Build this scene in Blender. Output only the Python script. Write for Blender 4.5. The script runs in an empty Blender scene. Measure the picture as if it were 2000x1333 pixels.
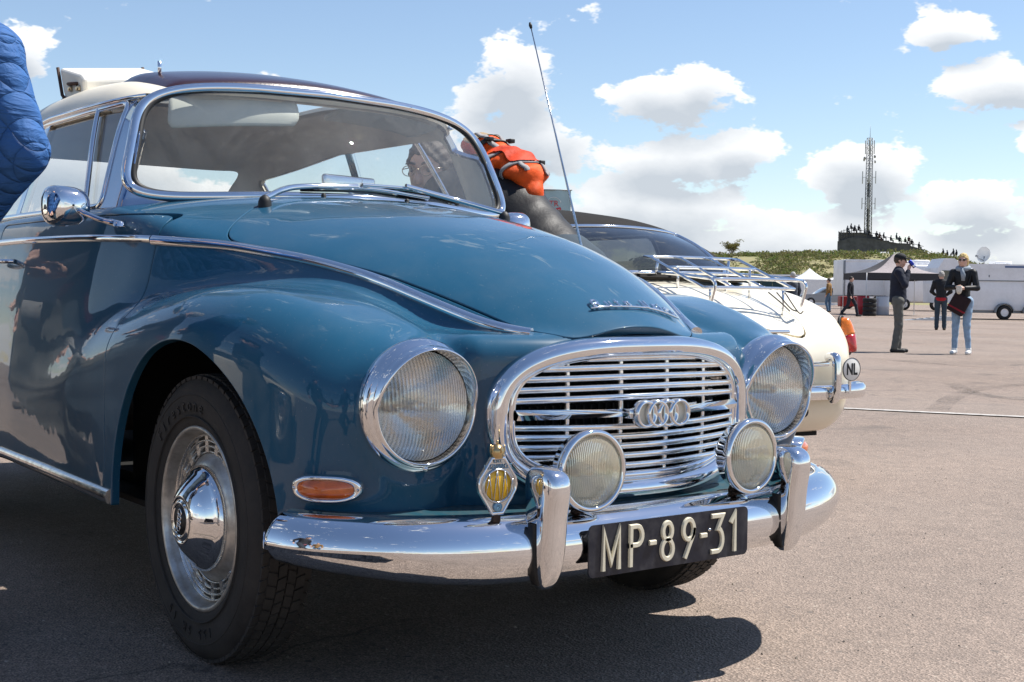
import bpy, bmesh, math, random
import numpy as np
from mathutils import Vector, Matrix, Quaternion
random.seed(7); RNG = np.random.default_rng(7)
SC = bpy.context.scene
COL = SC.collection
rad = math.radians

# ---------------------------------------------------------------- camera
CAM_C = np.array([2.7025, -1.8822, 0.8241]); CAM_F = 2527.3
YAW, PITCH, ROLL = 2.49379, -0.0362, 0.01475
_fw = np.array([math.cos(YAW) * math.cos(PITCH), math.sin(YAW) * math.cos(PITCH), math.sin(PITCH)])
_r = np.cross(_fw, [0, 0, 1]); _r /= np.linalg.norm(_r); _u = np.cross(_r, _fw)
CR = _r * math.cos(ROLL) + _u * math.sin(ROLL); CU = -_r * math.sin(ROLL) + _u * math.cos(ROLL)
cam_d = bpy.data.cameras.new('camera'); cam = bpy.data.objects.new('camera', cam_d); COL.objects.link(cam)
cam_d.sensor_width = 36.0; cam_d.lens = 36.0 * CAM_F / 2000.0
cam_d.clip_start = 0.05; cam_d.clip_end = 6000
cam.matrix_world = Matrix(((CR[0], CU[0], -_fw[0], CAM_C[0]), (CR[1], CU[1], -_fw[1], CAM_C[1]), (CR[2], CU[2], -_fw[2], CAM_C[2]), (0, 0, 0, 1)))
SC.camera = cam
FWH = np.array([math.cos(YAW), math.sin(YAW)]); RTH = np.array([FWH[1], -FWH[0]])   # level forward and right of the view, on the ground

# ---------------------------------------------------------------- light
SUN_EL, SUN_S = rad(58), np.array([0.30, 0.95])     # horizontal direction towards the sun
SUN_S = SUN_S / np.linalg.norm(SUN_S)
sun_vec = Vector((SUN_S[0] * math.cos(SUN_EL), SUN_S[1] * math.cos(SUN_EL), math.sin(SUN_EL)))
sd = bpy.data.lights.new('sun', 'SUN'); sd.energy = 5.0; sd.angle = rad(0.53); sd.color = (1.0, 0.955, 0.89)
so = bpy.data.objects.new('sun', sd); COL.objects.link(so); so.rotation_euler = sun_vec.to_track_quat('Z', 'Y').to_euler(); so.location = (0, 8, 12)
SC.view_settings.view_transform = 'Standard'; SC.view_settings.look = 'None'; SC.view_settings.exposure = 0.56; SC.view_settings.gamma = 1
SC.view_settings.use_curve_mapping = False
SC.cycles.max_bounces = 7; SC.cycles.glossy_bounces = 5; SC.cycles.transmission_bounces = 5; SC.cycles.transparent_max_bounces = 16; SC.cycles.diffuse_bounces = 4
SC.cycles.use_denoising = True
SC.cycles.caustics_reflective = False; SC.cycles.caustics_refractive = False
SC.cycles.sample_clamp_indirect = 8.0

def nd(t, typ, loc=None, **kw):
    n = t.nodes.new(typ)
    for k, v in kw.items():
        if k.startswith('i_'):
            key = k[2:]
            n.inputs[int(key) if key.isdigit() else key.replace('_', ' ')].default_value = v
        else: setattr(n, k, v)
    return n
def mth(t, op, a, b=None, c=None, clamp=False):
    n = t.nodes.new('ShaderNodeMath'); n.operation = op; n.use_clamp = clamp
    for i, v in enumerate((a, b, c)):
        if v is None: continue
        if isinstance(v, (int, float)): n.inputs[i].default_value = v
        else: t.links.new(v, n.inputs[i])
    return n.outputs[0]
def mixc(t, fac, a, b, blend='MIX'):
    n = t.nodes.new('ShaderNodeMix'); n.data_type = 'RGBA'; n.blend_type = blend
    for i, v in ((0, fac), (6, a), (7, b)):
        if isinstance(v, (int, float)): n.inputs[i].default_value = v
        elif isinstance(v, (tuple, list)): n.inputs[i].default_value = (*v[:3], 1)
        else: t.links.new(v, n.inputs[i])
    return n.outputs[2]
def ramp(t, fac, stops, interp='LINEAR'):
    n = t.nodes.new('ShaderNodeValToRGB'); cr = n.color_ramp; cr.interpolation = interp
    while len(cr.elements) < len(stops): cr.elements.new(0.5)
    for e, (p, c) in zip(cr.elements, stops):
        e.position = p; e.color = (*c, 1) if isinstance(c, (tuple, list)) else (c, c, c, 1)
    t.links.new(fac, n.inputs[0]); return n.outputs[0]

# world: clear sky with drifting cumulus
wd = bpy.data.worlds.new('World'); SC.world = wd; wd.use_nodes = True
wd.cycles.sampling_method = 'MANUAL'; wd.cycles.sample_map_resolution = 256
t = wd.node_tree; t.nodes.clear()
sky = nd(t, 'ShaderNodeTexSky', sky_type='NISHITA', sun_disc=False, sun_elevation=SUN_EL, air_density=1.0, dust_density=0.15, ozone_density=2.0, altitude=5)
sky.sun_rotation = math.atan2(SUN_S[0], SUN_S[1])
gc = nd(t, 'ShaderNodeTexCoord'); sep = nd(t, 'ShaderNodeSeparateXYZ'); t.links.new(gc.outputs['Generated'], sep.inputs[0])
DX, DY, DZ = sep.outputs
# azimuth about the view's heading (0 ahead, + to the right) and elevation, in degrees
fdot = mth(t, 'ADD', mth(t, 'MULTIPLY', DX, float(FWH[0])), mth(t, 'MULTIPLY', DY, float(FWH[1])))
rdot = mth(t, 'ADD', mth(t, 'MULTIPLY', DX, float(RTH[0])), mth(t, 'MULTIPLY', DY, float(RTH[1])))
AZ = mth(t, 'MULTIPLY', mth(t, 'ARCTAN2', rdot, fdot), 57.2958)
EL = mth(t, 'MULTIPLY', mth(t, 'ARCSINE', DZ), 57.2958)
mp = nd(t, 'ShaderNodeMapping', i_Scale=(1, 1, 1.9)); t.links.new(gc.outputs['Generated'], mp.inputs[0])
def wnoise(scale, detail, rough, off=0.0):
    m2 = nd(t, 'ShaderNodeMapping', i_Location=(off, off * .7, -off)); t.links.new(mp.outputs[0], m2.inputs[0])
    n = nd(t, 'ShaderNodeTexNoise', i_Scale=scale, i_Detail=detail, i_Roughness=rough); t.links.new(m2.outputs[0], n.inputs['Vector']); return n.outputs[0]
N1 = wnoise(7.0, 6, 0.62); N2 = wnoise(26.0, 4, 0.65, 3.3); N3 = wnoise(2.2, 3, 0.5, 9.1)
# individual cumulus heaps: azimuth, elevation, half width, half height (degrees)
HEAPS = [(6.6, 8.6, 3.8, 1.5), (8.1, 9.2, 1.8, 1.3), (-0.2, 9.3, 2.6, 2.6), (0.4, 6.6, 3.6, 2.0), (7.0, 5.9, 4.2, 1.35), (9.8, 6.3, 2.1, 1.2),
         (18.6, 11.3, 1.9, .85), (20.4, 8.9, 3.0, 1.15), (15.0, 5.4, 2.6, 1.7), (19.5, 4.0, 3.0, 1.7), (6.0, 3.6, 6.0, 2.1), (11.0, 2.4, 8.5, 1.6),
         (0.5, 3.8, 4.2, 1.8), (22.0, 6.4, 1.5, 1.2), (18.0, 2.2, 8.0, 1.2), (-18.5, 4.6, 5.0, 1.9), (-12, 3.4, 5.0, 1.8), (-21.0, 9.5, 1.6, 1.5)
         ]
# the same kind of heaps go on round the rest of the sky
for k in range(9): HEAPS.append((42 + 33.0 * k, 5.5 + 2.5 * (k % 3), 8.0 + 2 * (k % 2), 2.6))
def heaps(el):
    cv = nd(t, 'ShaderNodeCombineXYZ'); t.links.new(AZ2, cv.inputs[0]); t.links.new(el, cv.inputs[1]); r = None
    for az, e0, w, h in HEAPS:
        a = nd(t, 'ShaderNodeVectorMath', operation='MULTIPLY_ADD'); t.links.new(cv.outputs[0], a.inputs[0])
        a.inputs[1].default_value = (1 / w, 1 / h, 0); a.inputs[2].default_value = (-az / w, -e0 / h, 0)
        l = nd(t, 'ShaderNodeVectorMath', operation='LENGTH'); t.links.new(a.outputs[0], l.inputs[0])
        r = l.outputs['Value'] if r is None else mth(t, 'SMOOTH_MIN', r, l.outputs['Value'], 0.25)
    return mth(t, 'SUBTRACT', 1.0, r)
AZ2 = mth(t, 'ADD', AZ, mth(t, 'MULTIPLY', mth(t, 'LESS_THAN', AZ, -30.0), 360.0))
heap = heaps(EL); bot = mth(t, 'MAXIMUM', mth(t, 'ADD', heaps(mth(t, 'ADD', EL, 1.1)), 0.12), 0.0)
nz = mth(t, 'ADD', mth(t, 'MULTIPLY', mth(t, 'SUBTRACT', N1, 0.5), 2.7), mth(t, 'MULTIPLY', mth(t, 'SUBTRACT', N2, 0.5), 2.1))
# thin haze of cloud low over the horizon and loose scraps higher up
low = mth(t, 'MULTIPLY', mth(t, 'SUBTRACT', 1.0, mth(t, 'DIVIDE', mth(t, 'ABSOLUTE', EL), 4.2)), 0.30)
hi = mth(t, 'SUBTRACT', mth(t, 'MULTIPLY', N3, 1.9), 1.36)
dens = mth(t, 'ADD', mth(t, 'MAXIMUM', mth(t, 'MAXIMUM', heap, low), hi), nz)
NR = nd(t, 'ShaderNodeMapRange', interpolation_type='SMOOTHERSTEP'); t.links.new(dens, NR.inputs[0]); NR.inputs[1].default_value = 0.06; NR.inputs[2].default_value = 0.36
cover = NR.outputs[0]
# lit cloud tops, bluish grey bases
shade = mth(t, 'ADD', mth(t, 'MULTIPLY', bot, 1.25), mth(t, 'MULTIPLY', mth(t, 'SUBTRACT', N1, 0.5), 1.9), clamp=True)
ccol = mixc(t, shade, (10.2, 10.3, 10.4), (5.5, 6.0, 6.6))
skyc = mixc(t, 1.0, sky.outputs[0], (1.36, 1.32, 1.32), 'MULTIPLY')
skyc = mixc(t, mth(t, 'MULTIPLY', cover, 0.97), skyc, ccol)
bg = nd(t, 'ShaderNodeBackground', i_Strength=0.076); t.links.new(skyc, bg.inputs[0])
wo = nd(t, 'ShaderNodeOutputWorld'); t.links.new(bg.outputs[0], wo.inputs[0])

# ---------------------------------------------------------------- materials
MATS = {}
def mat(name, col, rough=0.5, metal=0.0, coat=0.0, spec=0.5, var=0.0, vscale=8.0, bump=0.0, bscale=60.0, trans=0.0, ior=1.45, emit=None, dirt=None, dscale=6.0, damt=0.5, rvar=0.0, sheen=0.0, coat_rough=0.03, alpha=1.0, obj=True):
    """a Principled material with noise in its colour, gloss and relief"""
    if name in MATS: return MATS[name]
    m = bpy.data.materials.new(name); m.use_nodes = True; MATS[name] = m
    t = m.node_tree; b = t.nodes['Principled BSDF']
    b.inputs['Base Color'].default_value = (*col, 1); b.inputs['Roughness'].default_value = rough; b.inputs['Metallic'].default_value = metal
    b.inputs['Coat Weight'].default_value = coat; b.inputs['Coat Roughness'].default_value = coat_rough; b.inputs['Specular IOR Level'].default_value = spec
    b.inputs['Transmission Weight'].default_value = trans; b.inputs['IOR'].default_value = ior; b.inputs['Sheen Weight'].default_value = sheen; b.inputs['Alpha'].default_value = alpha
    if emit: b.inputs['Emission Color'].default_value = (*emit[:3], 1); b.inputs['Emission Strength'].default_value = emit[3]
    tc = nd(t, 'ShaderNodeTexCoord'); vec = tc.outputs['Object']
    def noise(sc, det=5, ro=.55):
        n = nd(t, 'ShaderNodeTexNoise', i_Scale=sc, i_Detail=det, i_Roughness=ro); t.links.new(vec, n.inputs['Vector']); return n.outputs[0]
    c = None
    if var > 0:
        f = noise(vscale); lo = tuple(x * (1 - var) for x in col); hi = tuple(min(1, x * (1 + var)) for x in col)
        c = ramp(t, f, [(0.3, lo), (0.7, hi)])
    if dirt:
        f = ramp(t, noise(dscale, 8, .65), [(0.5 - damt * .3, 0.0), (0.75 - damt * .2, 1.0)])
        c = mixc(t, mth(t, 'MULTIPLY', f, damt), c if c is not None else col, dirt)
        t.links.new(mth(t, 'ADD', rough, mth(t, 'MULTIPLY', f, 0.35 * damt)), b.inputs['Roughness'])
    if c is not None: t.links.new(c, b.inputs['Base Color'])
    if rvar > 0: t.links.new(mth(t, 'ADD', max(rough - rvar * .5, .01), mth(t, 'MULTIPLY', noise(vscale * 2.3, 6), rvar)), b.inputs['Roughness'])
    if bump > 0:
        bn = nd(t, 'ShaderNodeBump', i_Strength=bump, i_Distance=0.01); t.links.new(noise(bscale, 6, .6), bn.inputs['Height']); t.links.new(bn.outputs[0], b.inputs['Normal'])
    return m

# ---------------------------------------------------------------- mesh helpers
def link(o, parent=None):
    COL.objects.link(o)
    if parent is not None: o.parent = parent
    return o
def tag(o, label=None, cat=None, group=None, kind=None):
    for k, v in (('label', label), ('category', cat), ('group', group), ('kind', kind)):
        if v: o[k] = v
    return o
def empty(name, loc=(0, 0, 0), rz=0.0, parent=None):
    o = bpy.data.objects.new(name, None); o.location = loc; o.rotation_euler = (0, 0, rz); return link(o, parent)
def copy_tree(o, parent=None):
    c = o.copy(); COL.objects.link(c); c.parent = parent
    for ch in list(o.children): copy_tree(ch, c)
    return c
class MB:
    """collects shapes into one mesh"""
    def __init__(s): s.v = []; s.f = []; s.sm = []; s.M = None
    def add(s, V, F, smooth=True):
        n = len(s.v)
        if s.M is not None: V = [tuple(s.M @ Vector(p)) for p in V]
        s.v.extend([tuple(map(float, p)) for p in V]); s.f.extend([tuple(n + i for i in q) for q in F]); s.sm.extend([smooth] * len(F)); return s
    def box(s, lo, hi, bev=0.0):
        c = [(a + b) / 2 for a, b in zip(lo, hi)]; h = [abs(b - a) / 2 for a, b in zip(lo, hi)]
        if bev <= 0:
            V = [(c[0] + sx * h[0], c[1] + sy * h[1], c[2] + sz * h[2]) for sx in (-1, 1) for sy in (-1, 1) for sz in (-1, 1)]
            return s.add(V, [(0, 1, 3, 2), (4, 6, 7, 5), (0, 4, 5, 1), (2, 3, 7, 6), (0, 2, 6, 4), (1, 5, 7, 3)], False)
        bm = bmesh.new(); bmesh.ops.create_cube(bm, size=1.0)
        for v in bm.verts: v.co = Vector((c[0] + v.co.x * 2 * h[0], c[1] + v.co.y * 2 * h[1], c[2] + v.co.z * 2 * h[2]))
        bmesh.ops.bevel(bm, geom=list(bm.edges), offset=min(bev, min(h) * .95), segments=3 if bev > .008 else 2, profile=.5, affect='EDGES')
        bm.verts.ensure_lookup_table(); bm.verts.index_update()
        s.add([v.co[:] for v in bm.verts], [[v.index for v in f.verts] for f in bm.faces], True); bm.free(); return s
    def tube(s, pts, r, n=10, caps=True, closed=False, ell=None, up=None, smooth=True):
        P = [Vector(p) for p in pts]; R = r if isinstance(r, (list, tuple, np.ndarray)) else [r] * len(P)
        m = len(P); V = []; F = []; prev = None
        for i, p in enumerate(P):
            if closed: d = P[(i + 1) % m] - P[i - 1]
            else: d = P[min(i + 1, m - 1)] - P[max(i - 1, 0)]
            d.normalize()
            if up is not None: a = d.cross(Vector(up)); 
            elif prev is None: a = d.cross(Vector((0, 0, 1)) if abs(d.z) < .9 else Vector((1, 0, 0)))
            else: a = prev - d * prev.dot(d)
            a.normalize(); prev = a; b = a.cross(d); b.normalize()
            e = ell if ell else (1, 1)
            for k in range(n):
                an = 2 * math.pi * k / n; q = p + a * (math.cos(an) * R[i] * e[0]) + b * (math.sin(an) * R[i] * e[1]); V.append(q[:])
        L = m if closed else m - 1
        for i in range(L):
            for k in range(n):
                a0 = i * n + k; a1 = i * n + (k + 1) % n; b0 = ((i + 1) % m) * n + k; b1 = ((i + 1) % m) * n + (k + 1) % n; F.append((a0, b0, b1, a1))
        if caps and not closed: F.append(tuple(range(n))); F.append(tuple((m - 1) * n + k for k in reversed(range(n))))
        return s.add(V, F, smooth)
    def lathe(s, prof, n=32, axis='z', c=(0, 0, 0), a0=0.0, a1=2 * math.pi):
        """prof: (radius, height) pairs turned about the axis"""
        full = abs(a1 - a0 - 2 * math.pi) < 1e-6; cnt = n if full else n + 1
        V = []; F = []
        for r, h in prof:
            for k in range(cnt):
                an = a0 + (a1 - a0) * k / n; ca, sa = math.cos(an) * r, math.sin(an) * r
                V.append({'z': (c[0] + ca, c[1] + sa, c[2] + h), 'x': (c[0] + h, c[1] + ca, c[2] + sa), 'y': (c[0] + sa, c[1] + h, c[2] + ca)}[axis])
        for i in range(len(prof) - 1):
            for k in range(n):
                F.append((i * cnt + k, i * cnt + (k + 1) % cnt, (i + 1) * cnt + (k + 1) % cnt, (i + 1) * cnt + k))
        return s.add(V, F)
    def grid(s, P, closed_u=False, closed_v=False, flip=False):
        P = np.asarray(P, float); nu, nv = P.shape[:2]; F = []
        for i in range(nu if closed_u else nu - 1):
            for j in range(nv if closed_v else nv - 1):
                a, b, c_, d = i * nv + j, ((i + 1) % nu) * nv + j, ((i + 1) % nu) * nv + (j + 1) % nv, i * nv + (j + 1) % nv
                F.append((a, d, c_, b) if flip else (a, b, c_, d))
        return s.add(P.reshape(-1, 3), F)
    def prism(s, poly, lo, hi, axis='x', smooth=False):
        """a flat outline given thickness along an axis; poly holds the other two coordinates in order"""
        def pt(p, h): return {'x': (h, p[0], p[1]), 'y': (p[0], h, p[1]), 'z': (p[0], p[1], h)}[axis]
        n = len(poly); V = [pt(p, lo) for p in poly] + [pt(p, hi) for p in poly]
        F = [tuple(reversed(range(n))), tuple(range(n, 2 * n))] + [(i, (i + 1) % n, n + (i + 1) % n, n + i) for i in range(n)]
        return s.add(V, F, smooth)
    def build(s, name, m, parent=None, angle=None, sub=0, solid=0.0, normals=None):
        me = bpy.data.meshes.new(name); me.from_pydata(s.v, [], s.f); me.update()
        bm = bmesh.new(); bm.from_mesh(me); bmesh.ops.recalc_face_normals(bm, faces=bm.faces); bm.to_mesh(me); bm.free()
        me.polygons.foreach_set('use_smooth', s.sm)
        if angle: me.set_sharp_from_angle(angle=rad(angle))
        if m is not None: me.materials.append(m)
        o = bpy.data.objects.new(name, me); link(o, parent)
        if solid: md = o.modifiers.new('solid', 'SOLIDIFY'); md.thickness = solid; md.offset = 0
        if sub: md = o.modifiers.new('sub', 'SUBSURF'); md.levels = sub; md.render_levels = sub
        return o
def spline(pts, n=40, closed=False):
    """points along a smooth curve through the given ones"""
    P = np.asarray(pts, float); m = len(P); out = []
    seg = m if closed else m - 1
    for i in range(seg):
        if closed: p0, p1, p2, p3 = P[(i - 1) % m], P[i], P[(i + 1) % m], P[(i + 2) % m]
        else: p1, p2 = P[i], P[i + 1]; p0 = P[i - 1] if i else 2 * p1 - p2; p3 = P[i + 2] if i + 2 < m else 2 * p2 - p1
        k = max(2, int(round(n / seg)))
        for j in range(k):
            u = j / k; out.append(0.5 * ((2 * p1) + (-p0 + p2) * u + (2 * p0 - 5 * p1 + 4 * p2 - p3) * u * u + (-p0 + 3 * p1 - 3 * p2 + p3) * u ** 3))
    if not closed: out.append(P[-1])
    return np.array(out)
def sweep(mb, path, prof, up=(0, 0, 1), closed=False, cap=True, norms=None):
    """a profile (sideways, outward pairs) carried along a path; outward follows norms or up"""
    P = np.asarray(path, float); m = len(P); k = len(prof); V = []
    for i in range(m):
        d = (P[(i + 1) % m] - P[i - 1]) if closed else (P[min(i + 1, m - 1)] - P[max(i - 1, 0)])
        d = d / np.linalg.norm(d); nn = np.asarray(norms[i] if norms is not None else up, float)
        nn = nn - d * nn.dot(d); nn /= np.linalg.norm(nn); sd_ = np.cross(nn, d)
        V.append([P[i] + sd_ * a + nn * b for a, b in prof])
    V = np.array(V); mb.grid(V, closed_u=closed, closed_v=True)
    if cap and not closed:
        mb.add(V[0], [tuple(range(k))]); mb.add(V[-1], [tuple(reversed(range(k)))])
    return mb
def rprof(w, h, n=6, base=0.0):
    """a half-round moulding profile"""
    return [(w * math.cos(a), base + h * math.sin(a)) for a in np.linspace(0, math.pi, n * 2)] + [(-w, -0.004), (w, -0.004)]
# ---------------------------------------------------------------- ground
def gnd(x, y):
    """the paddock dips a little, then climbs gently away from the cars"""
    d = (np.asarray(x) - CAM_C[0]) * FWH[0] + (np.asarray(y) - CAM_C[1]) * FWH[1]
    return np.interp(d, [-1e4, 9, 23, 50, 75, 130, 1e4], [0, 0, -.10, 0.0, .20, .35, .35])
def place(px, depth, z=None):
    """a spot on the ground at a picture column and a distance along the view"""
    p = CAM_C[:2] + FWH * depth + RTH * ((px - 1000) / CAM_F * depth); return float(p[0]), float(p[1]), float(gnd(p[0], p[1])) if z is None else z
def hz(px, py, depth):
    """height above sea of something seen at a picture point and a distance"""
    return float(CAM_C[2] + (575.0 + (px - 1000) * ROLL - py) / CAM_F * depth)
M_asph = bpy.data.materials.new('sunlit_asphalt'); M_asph.use_nodes = True; t = M_asph.node_tree; b = t.nodes['Principled BSDF']
tc = nd(t, 'ShaderNodeTexCoord'); vec = tc.outputs['Object']
def an(sc, det=4, ro=.6):
    n = nd(t, 'ShaderNodeTexNoise', i_Scale=sc, i_Detail=det, i_Roughness=ro); t.links.new(vec, n.inputs['Vector']); return n.outputs[0]
vor = nd(t, 'ShaderNodeTexVoronoi', i_Scale=150.0); t.links.new(vec, vor.inputs['Vector'])
fine = an(210, 2, .7); midn = an(9, 4, .6); big = an(.55, 3, .55)
base = ramp(t, midn, [(.3, (.205, .153, .121)), (.7, (.288, .217, .171))])
base = mixc(t, ramp(t, big, [(.42, 0.0), (.62, .35)]), base, (.150, .120, .100))
gr = mixc(t, 1.0, base, ramp(t, vor.outputs['Color'], [(.0, .55), (.5, .95), (1., 1.5)]), 'MULTIPLY')
gr = mixc(t, 1.0, gr, ramp(t, fine, [(.34, .35), (.5, 1.0), (.68, 1.6)]), 'MULTIPLY')
spk = an(45, 1, .5); gr = mixc(t, ramp(t, spk, [(.70, 0.0), (.76, .6)]), gr, (.50, .44, .36))
drk = an(30, 1, .5); gr = mixc(t, ramp(t, drk, [(.24, .8), (.33, 0.0)]), gr, (.05, .045, .04))
vc = nd(t, 'ShaderNodeTexVoronoi', feature='DISTANCE_TO_EDGE', i_Scale=.42); dv = nd(t, 'ShaderNodeVectorMath', operation='MULTIPLY_ADD'); nc = nd(t, 'ShaderNodeTexNoise', i_Scale=2.2, i_Detail=5.0); t.links.new(vec, nc.inputs['Vector']); t.links.new(nc.outputs['Color'], dv.inputs[0]); dv.inputs[1].default_value = (.9, .9, 0); t.links.new(vec, dv.inputs[2]); t.links.new(dv.outputs[0], vc.inputs['Vector'])
crk = mth(t, 'MULTIPLY', ramp(t, vc.outputs['Distance'], [(.0, 1.0), (.006, 0.0)]), ramp(t, an(.35, 3, .5), [(.48, 0.0), (.60, .75)])); gr = mixc(t, crk, gr, (.035, .030, .026))
gr = mixc(t, ramp(t, an(1.7, 3, .55), [(.60, 0.0), (.72, .55)]), gr, (.085, .070, .060)); gr = mixc(t, ramp(t, an(.23, 3, .5), [(.40, .28), (.60, 0.0)]), gr, (.33, .275, .235))
t.links.new(gr, b.inputs['Base Color']); b.inputs['Roughness'].default_value = .88
hh = mth(t, 'ADD', mth(t, 'MULTIPLY', vor.outputs['Distance'], 1.0), mth(t, 'MULTIPLY', fine, .7))
bn = nd(t, 'ShaderNodeBump', i_Strength=.9, i_Distance=.004); t.links.new(hh, bn.inputs['Height']); t.links.new(bn.outputs[0], b.inputs['Normal'])
ds = np.concatenate([np.linspace(-60, 160, 111), [200, 300, 600, 1500, 4000]]); ls = np.array([-4000, -800, -200, -60, -30, -15, -8, -4, 0, 4, 8, 15, 30, 60, 200, 800, 4000], float)
G = []
for d in ds:
    row = []
    for l in ls: p = CAM_C[:2] + FWH * d + RTH * l; row.append((p[0], p[1], float(gnd(p[0], p[1]))))
    G.append(row)
mb = MB(); mb.grid(np.array(G)); g = mb.build('ground', M_asph); tag(g, 'pinkish grey asphalt of the paddock', None, kind='structure')
# painted bay line
M_line = mat('worn_white_paint', (.62, .60, .56), .8, dirt=(.24, .21, .19), dscale=14, damt=.7)
def line(p0, p1, w, name='parking_line'):
    a, b_ = np.array(p0), np.array(p1); d = (b_ - a) / np.linalg.norm(b_ - a); n = np.array([-d[1], d[0]]) * w / 2; k = 12; V = []
    for i in range(k + 1):
        c = a + (b_ - a) * i / k; V += [(*(c + n), float(gnd(*(c + n))) + .006), (*(c - n), float(gnd(*(c - n))) + .006)]
    mb = MB(); mb.add(V, [(2 * i, 2 * i + 1, 2 * i + 3, 2 * i + 2) for i in range(k)]); return tag(mb.build(name, M_line), None, None, kind='structure')
def gpt(px, py):
    d = _fw * CAM_F + CR * (px - 1000) + CU * (666.5 - py); t_ = (0 - CAM_C[2]) / d[2]; q = CAM_C + d * t_; return q[:2]
line(gpt(1560, 793), gpt(2120, 821), .10)
# faint tyre marks
M_skid = bpy.data.materials.new('tyre_rubber_trace'); M_skid.use_nodes = True; t = M_skid.node_tree; b = t.nodes['Principled BSDF']; b.inputs['Base Color'].default_value = (.045, .040, .036, 1); b.inputs['Roughness'].default_value = .9
tc = nd(t, 'ShaderNodeTexCoord'); n = nd(t, 'ShaderNodeTexNoise', i_Scale=18.0, i_Detail=6.0, i_Roughness=.7); t.links.new(tc.outputs['Object'], n.inputs['Vector']); n3 = nd(t, 'ShaderNodeTexNoise', i_Scale=.7, i_Detail=2.0); t.links.new(tc.outputs['Object'], n3.inputs['Vector'])
t.links.new(mth(t, 'MULTIPLY', ramp(t, n.outputs[0], [(.40, 0.0), (.72, .62)]), ramp(t, n3.outputs[0], [(.4, .15), (.6, 1.0)])), b.inputs['Alpha'])
for pts in ([(1860, 745), (1905, 765), (1990, 778), (2150, 790)], [(1830, 800), (1870, 770), (1940, 752), (2100, 740)], [(1690, 690), (1800, 700), (1950, 712), (2150, 720)], [(1720, 655), (1850, 658), (2100, 665)]):
    P = spline([gpt(*q) for q in pts], 30); V = []
    for i in range(len(P)):
        d = P[min(i + 1, len(P) - 1)] - P[max(i - 1, 0)]; d = d / np.linalg.norm(d); n_ = np.array([-d[1], d[0]]) * .085
        for q in (P[i] + n_, P[i] - n_): V.append((q[0], q[1], float(gnd(*q)) + .004))
    mb = MB(); mb.add(V, [(2 * i, 2 * i + 1, 2 * i + 3, 2 * i + 2) for i in range(len(P) - 1)]); tag(mb.build('road_marking', M_skid), None, None, kind='structure')
# loose grit lying about
gv = []; gf = []
for k in range(900):
    d = 1.2 + 7 * random.random() ** 1.6; l = (random.random() * .9 - .30) * d; p = CAM_C[:2] + FWH * d + RTH * l; r = random.uniform(.0015, .0045); n0 = len(gv); an_ = random.random() * 6.28
    for dx, dy, dz in ((1, 0, .1), (-.5, .87, .1), (-.5, -.87, .1), (0, 0, 1.1)): gv.append((p[0] + r * (dx * math.cos(an_) - dy * math.sin(an_)), p[1] + r * (dx * math.sin(an_) + dy * math.cos(an_)), dz * r + .0005))
    gf += [(n0, n0 + 1, n0 + 3), (n0 + 1, n0 + 2, n0 + 3), (n0 + 2, n0, n0 + 3)]
mb = MB(); mb.add(gv, gf, False); tag(mb.build('gravel', mat('grit', (.30, .26, .21), .9, var=.5, vscale=90)), 'scattered pale grit lying on the asphalt', None, kind='stuff')
# ---------------------------------------------------------------- implicit body panels
def table(pts, lo, hi, sig=0.035, n=3000):
    """a smooth curve through knots, as a fast lookup"""
    pts = sorted(pts); xs = np.linspace(lo, hi, n); kx = [p[0] for p in pts]; ky = [p[1] for p in pts]
    ys = np.interp(xs, kx, ky); step = (hi - lo) / (n - 1); r = int(3 * sig / step)
    if r > 0:
        k = np.exp(-0.5 * (np.arange(-r, r + 1) * step / sig) ** 2); k /= k.sum()
        pad = np.concatenate([ys[0] + (ys[1] - ys[0]) * np.arange(-r, 0), ys, ys[-1] + (ys[-1] - ys[-2]) * np.arange(1, r + 1)])
        ys = np.convolve(pad, k, 'valid')
    return lambda x: np.interp(x, xs, ys)
def smax(a, b, k): h = np.maximum(k - np.abs(a - b), 0) / k; return np.maximum(a, b) + h * h * h * k / 6
def smin(a, b, k): return -smax(-a, -b, k)
def rbox(q, r):
    m = q[0]; s = 0
    for c in q: s = s + np.maximum(c + r, 0) ** 2
    for c in q[1:]: m = np.maximum(m, c)
    return np.sqrt(s) + np.minimum(m + r, 0) - r
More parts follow.
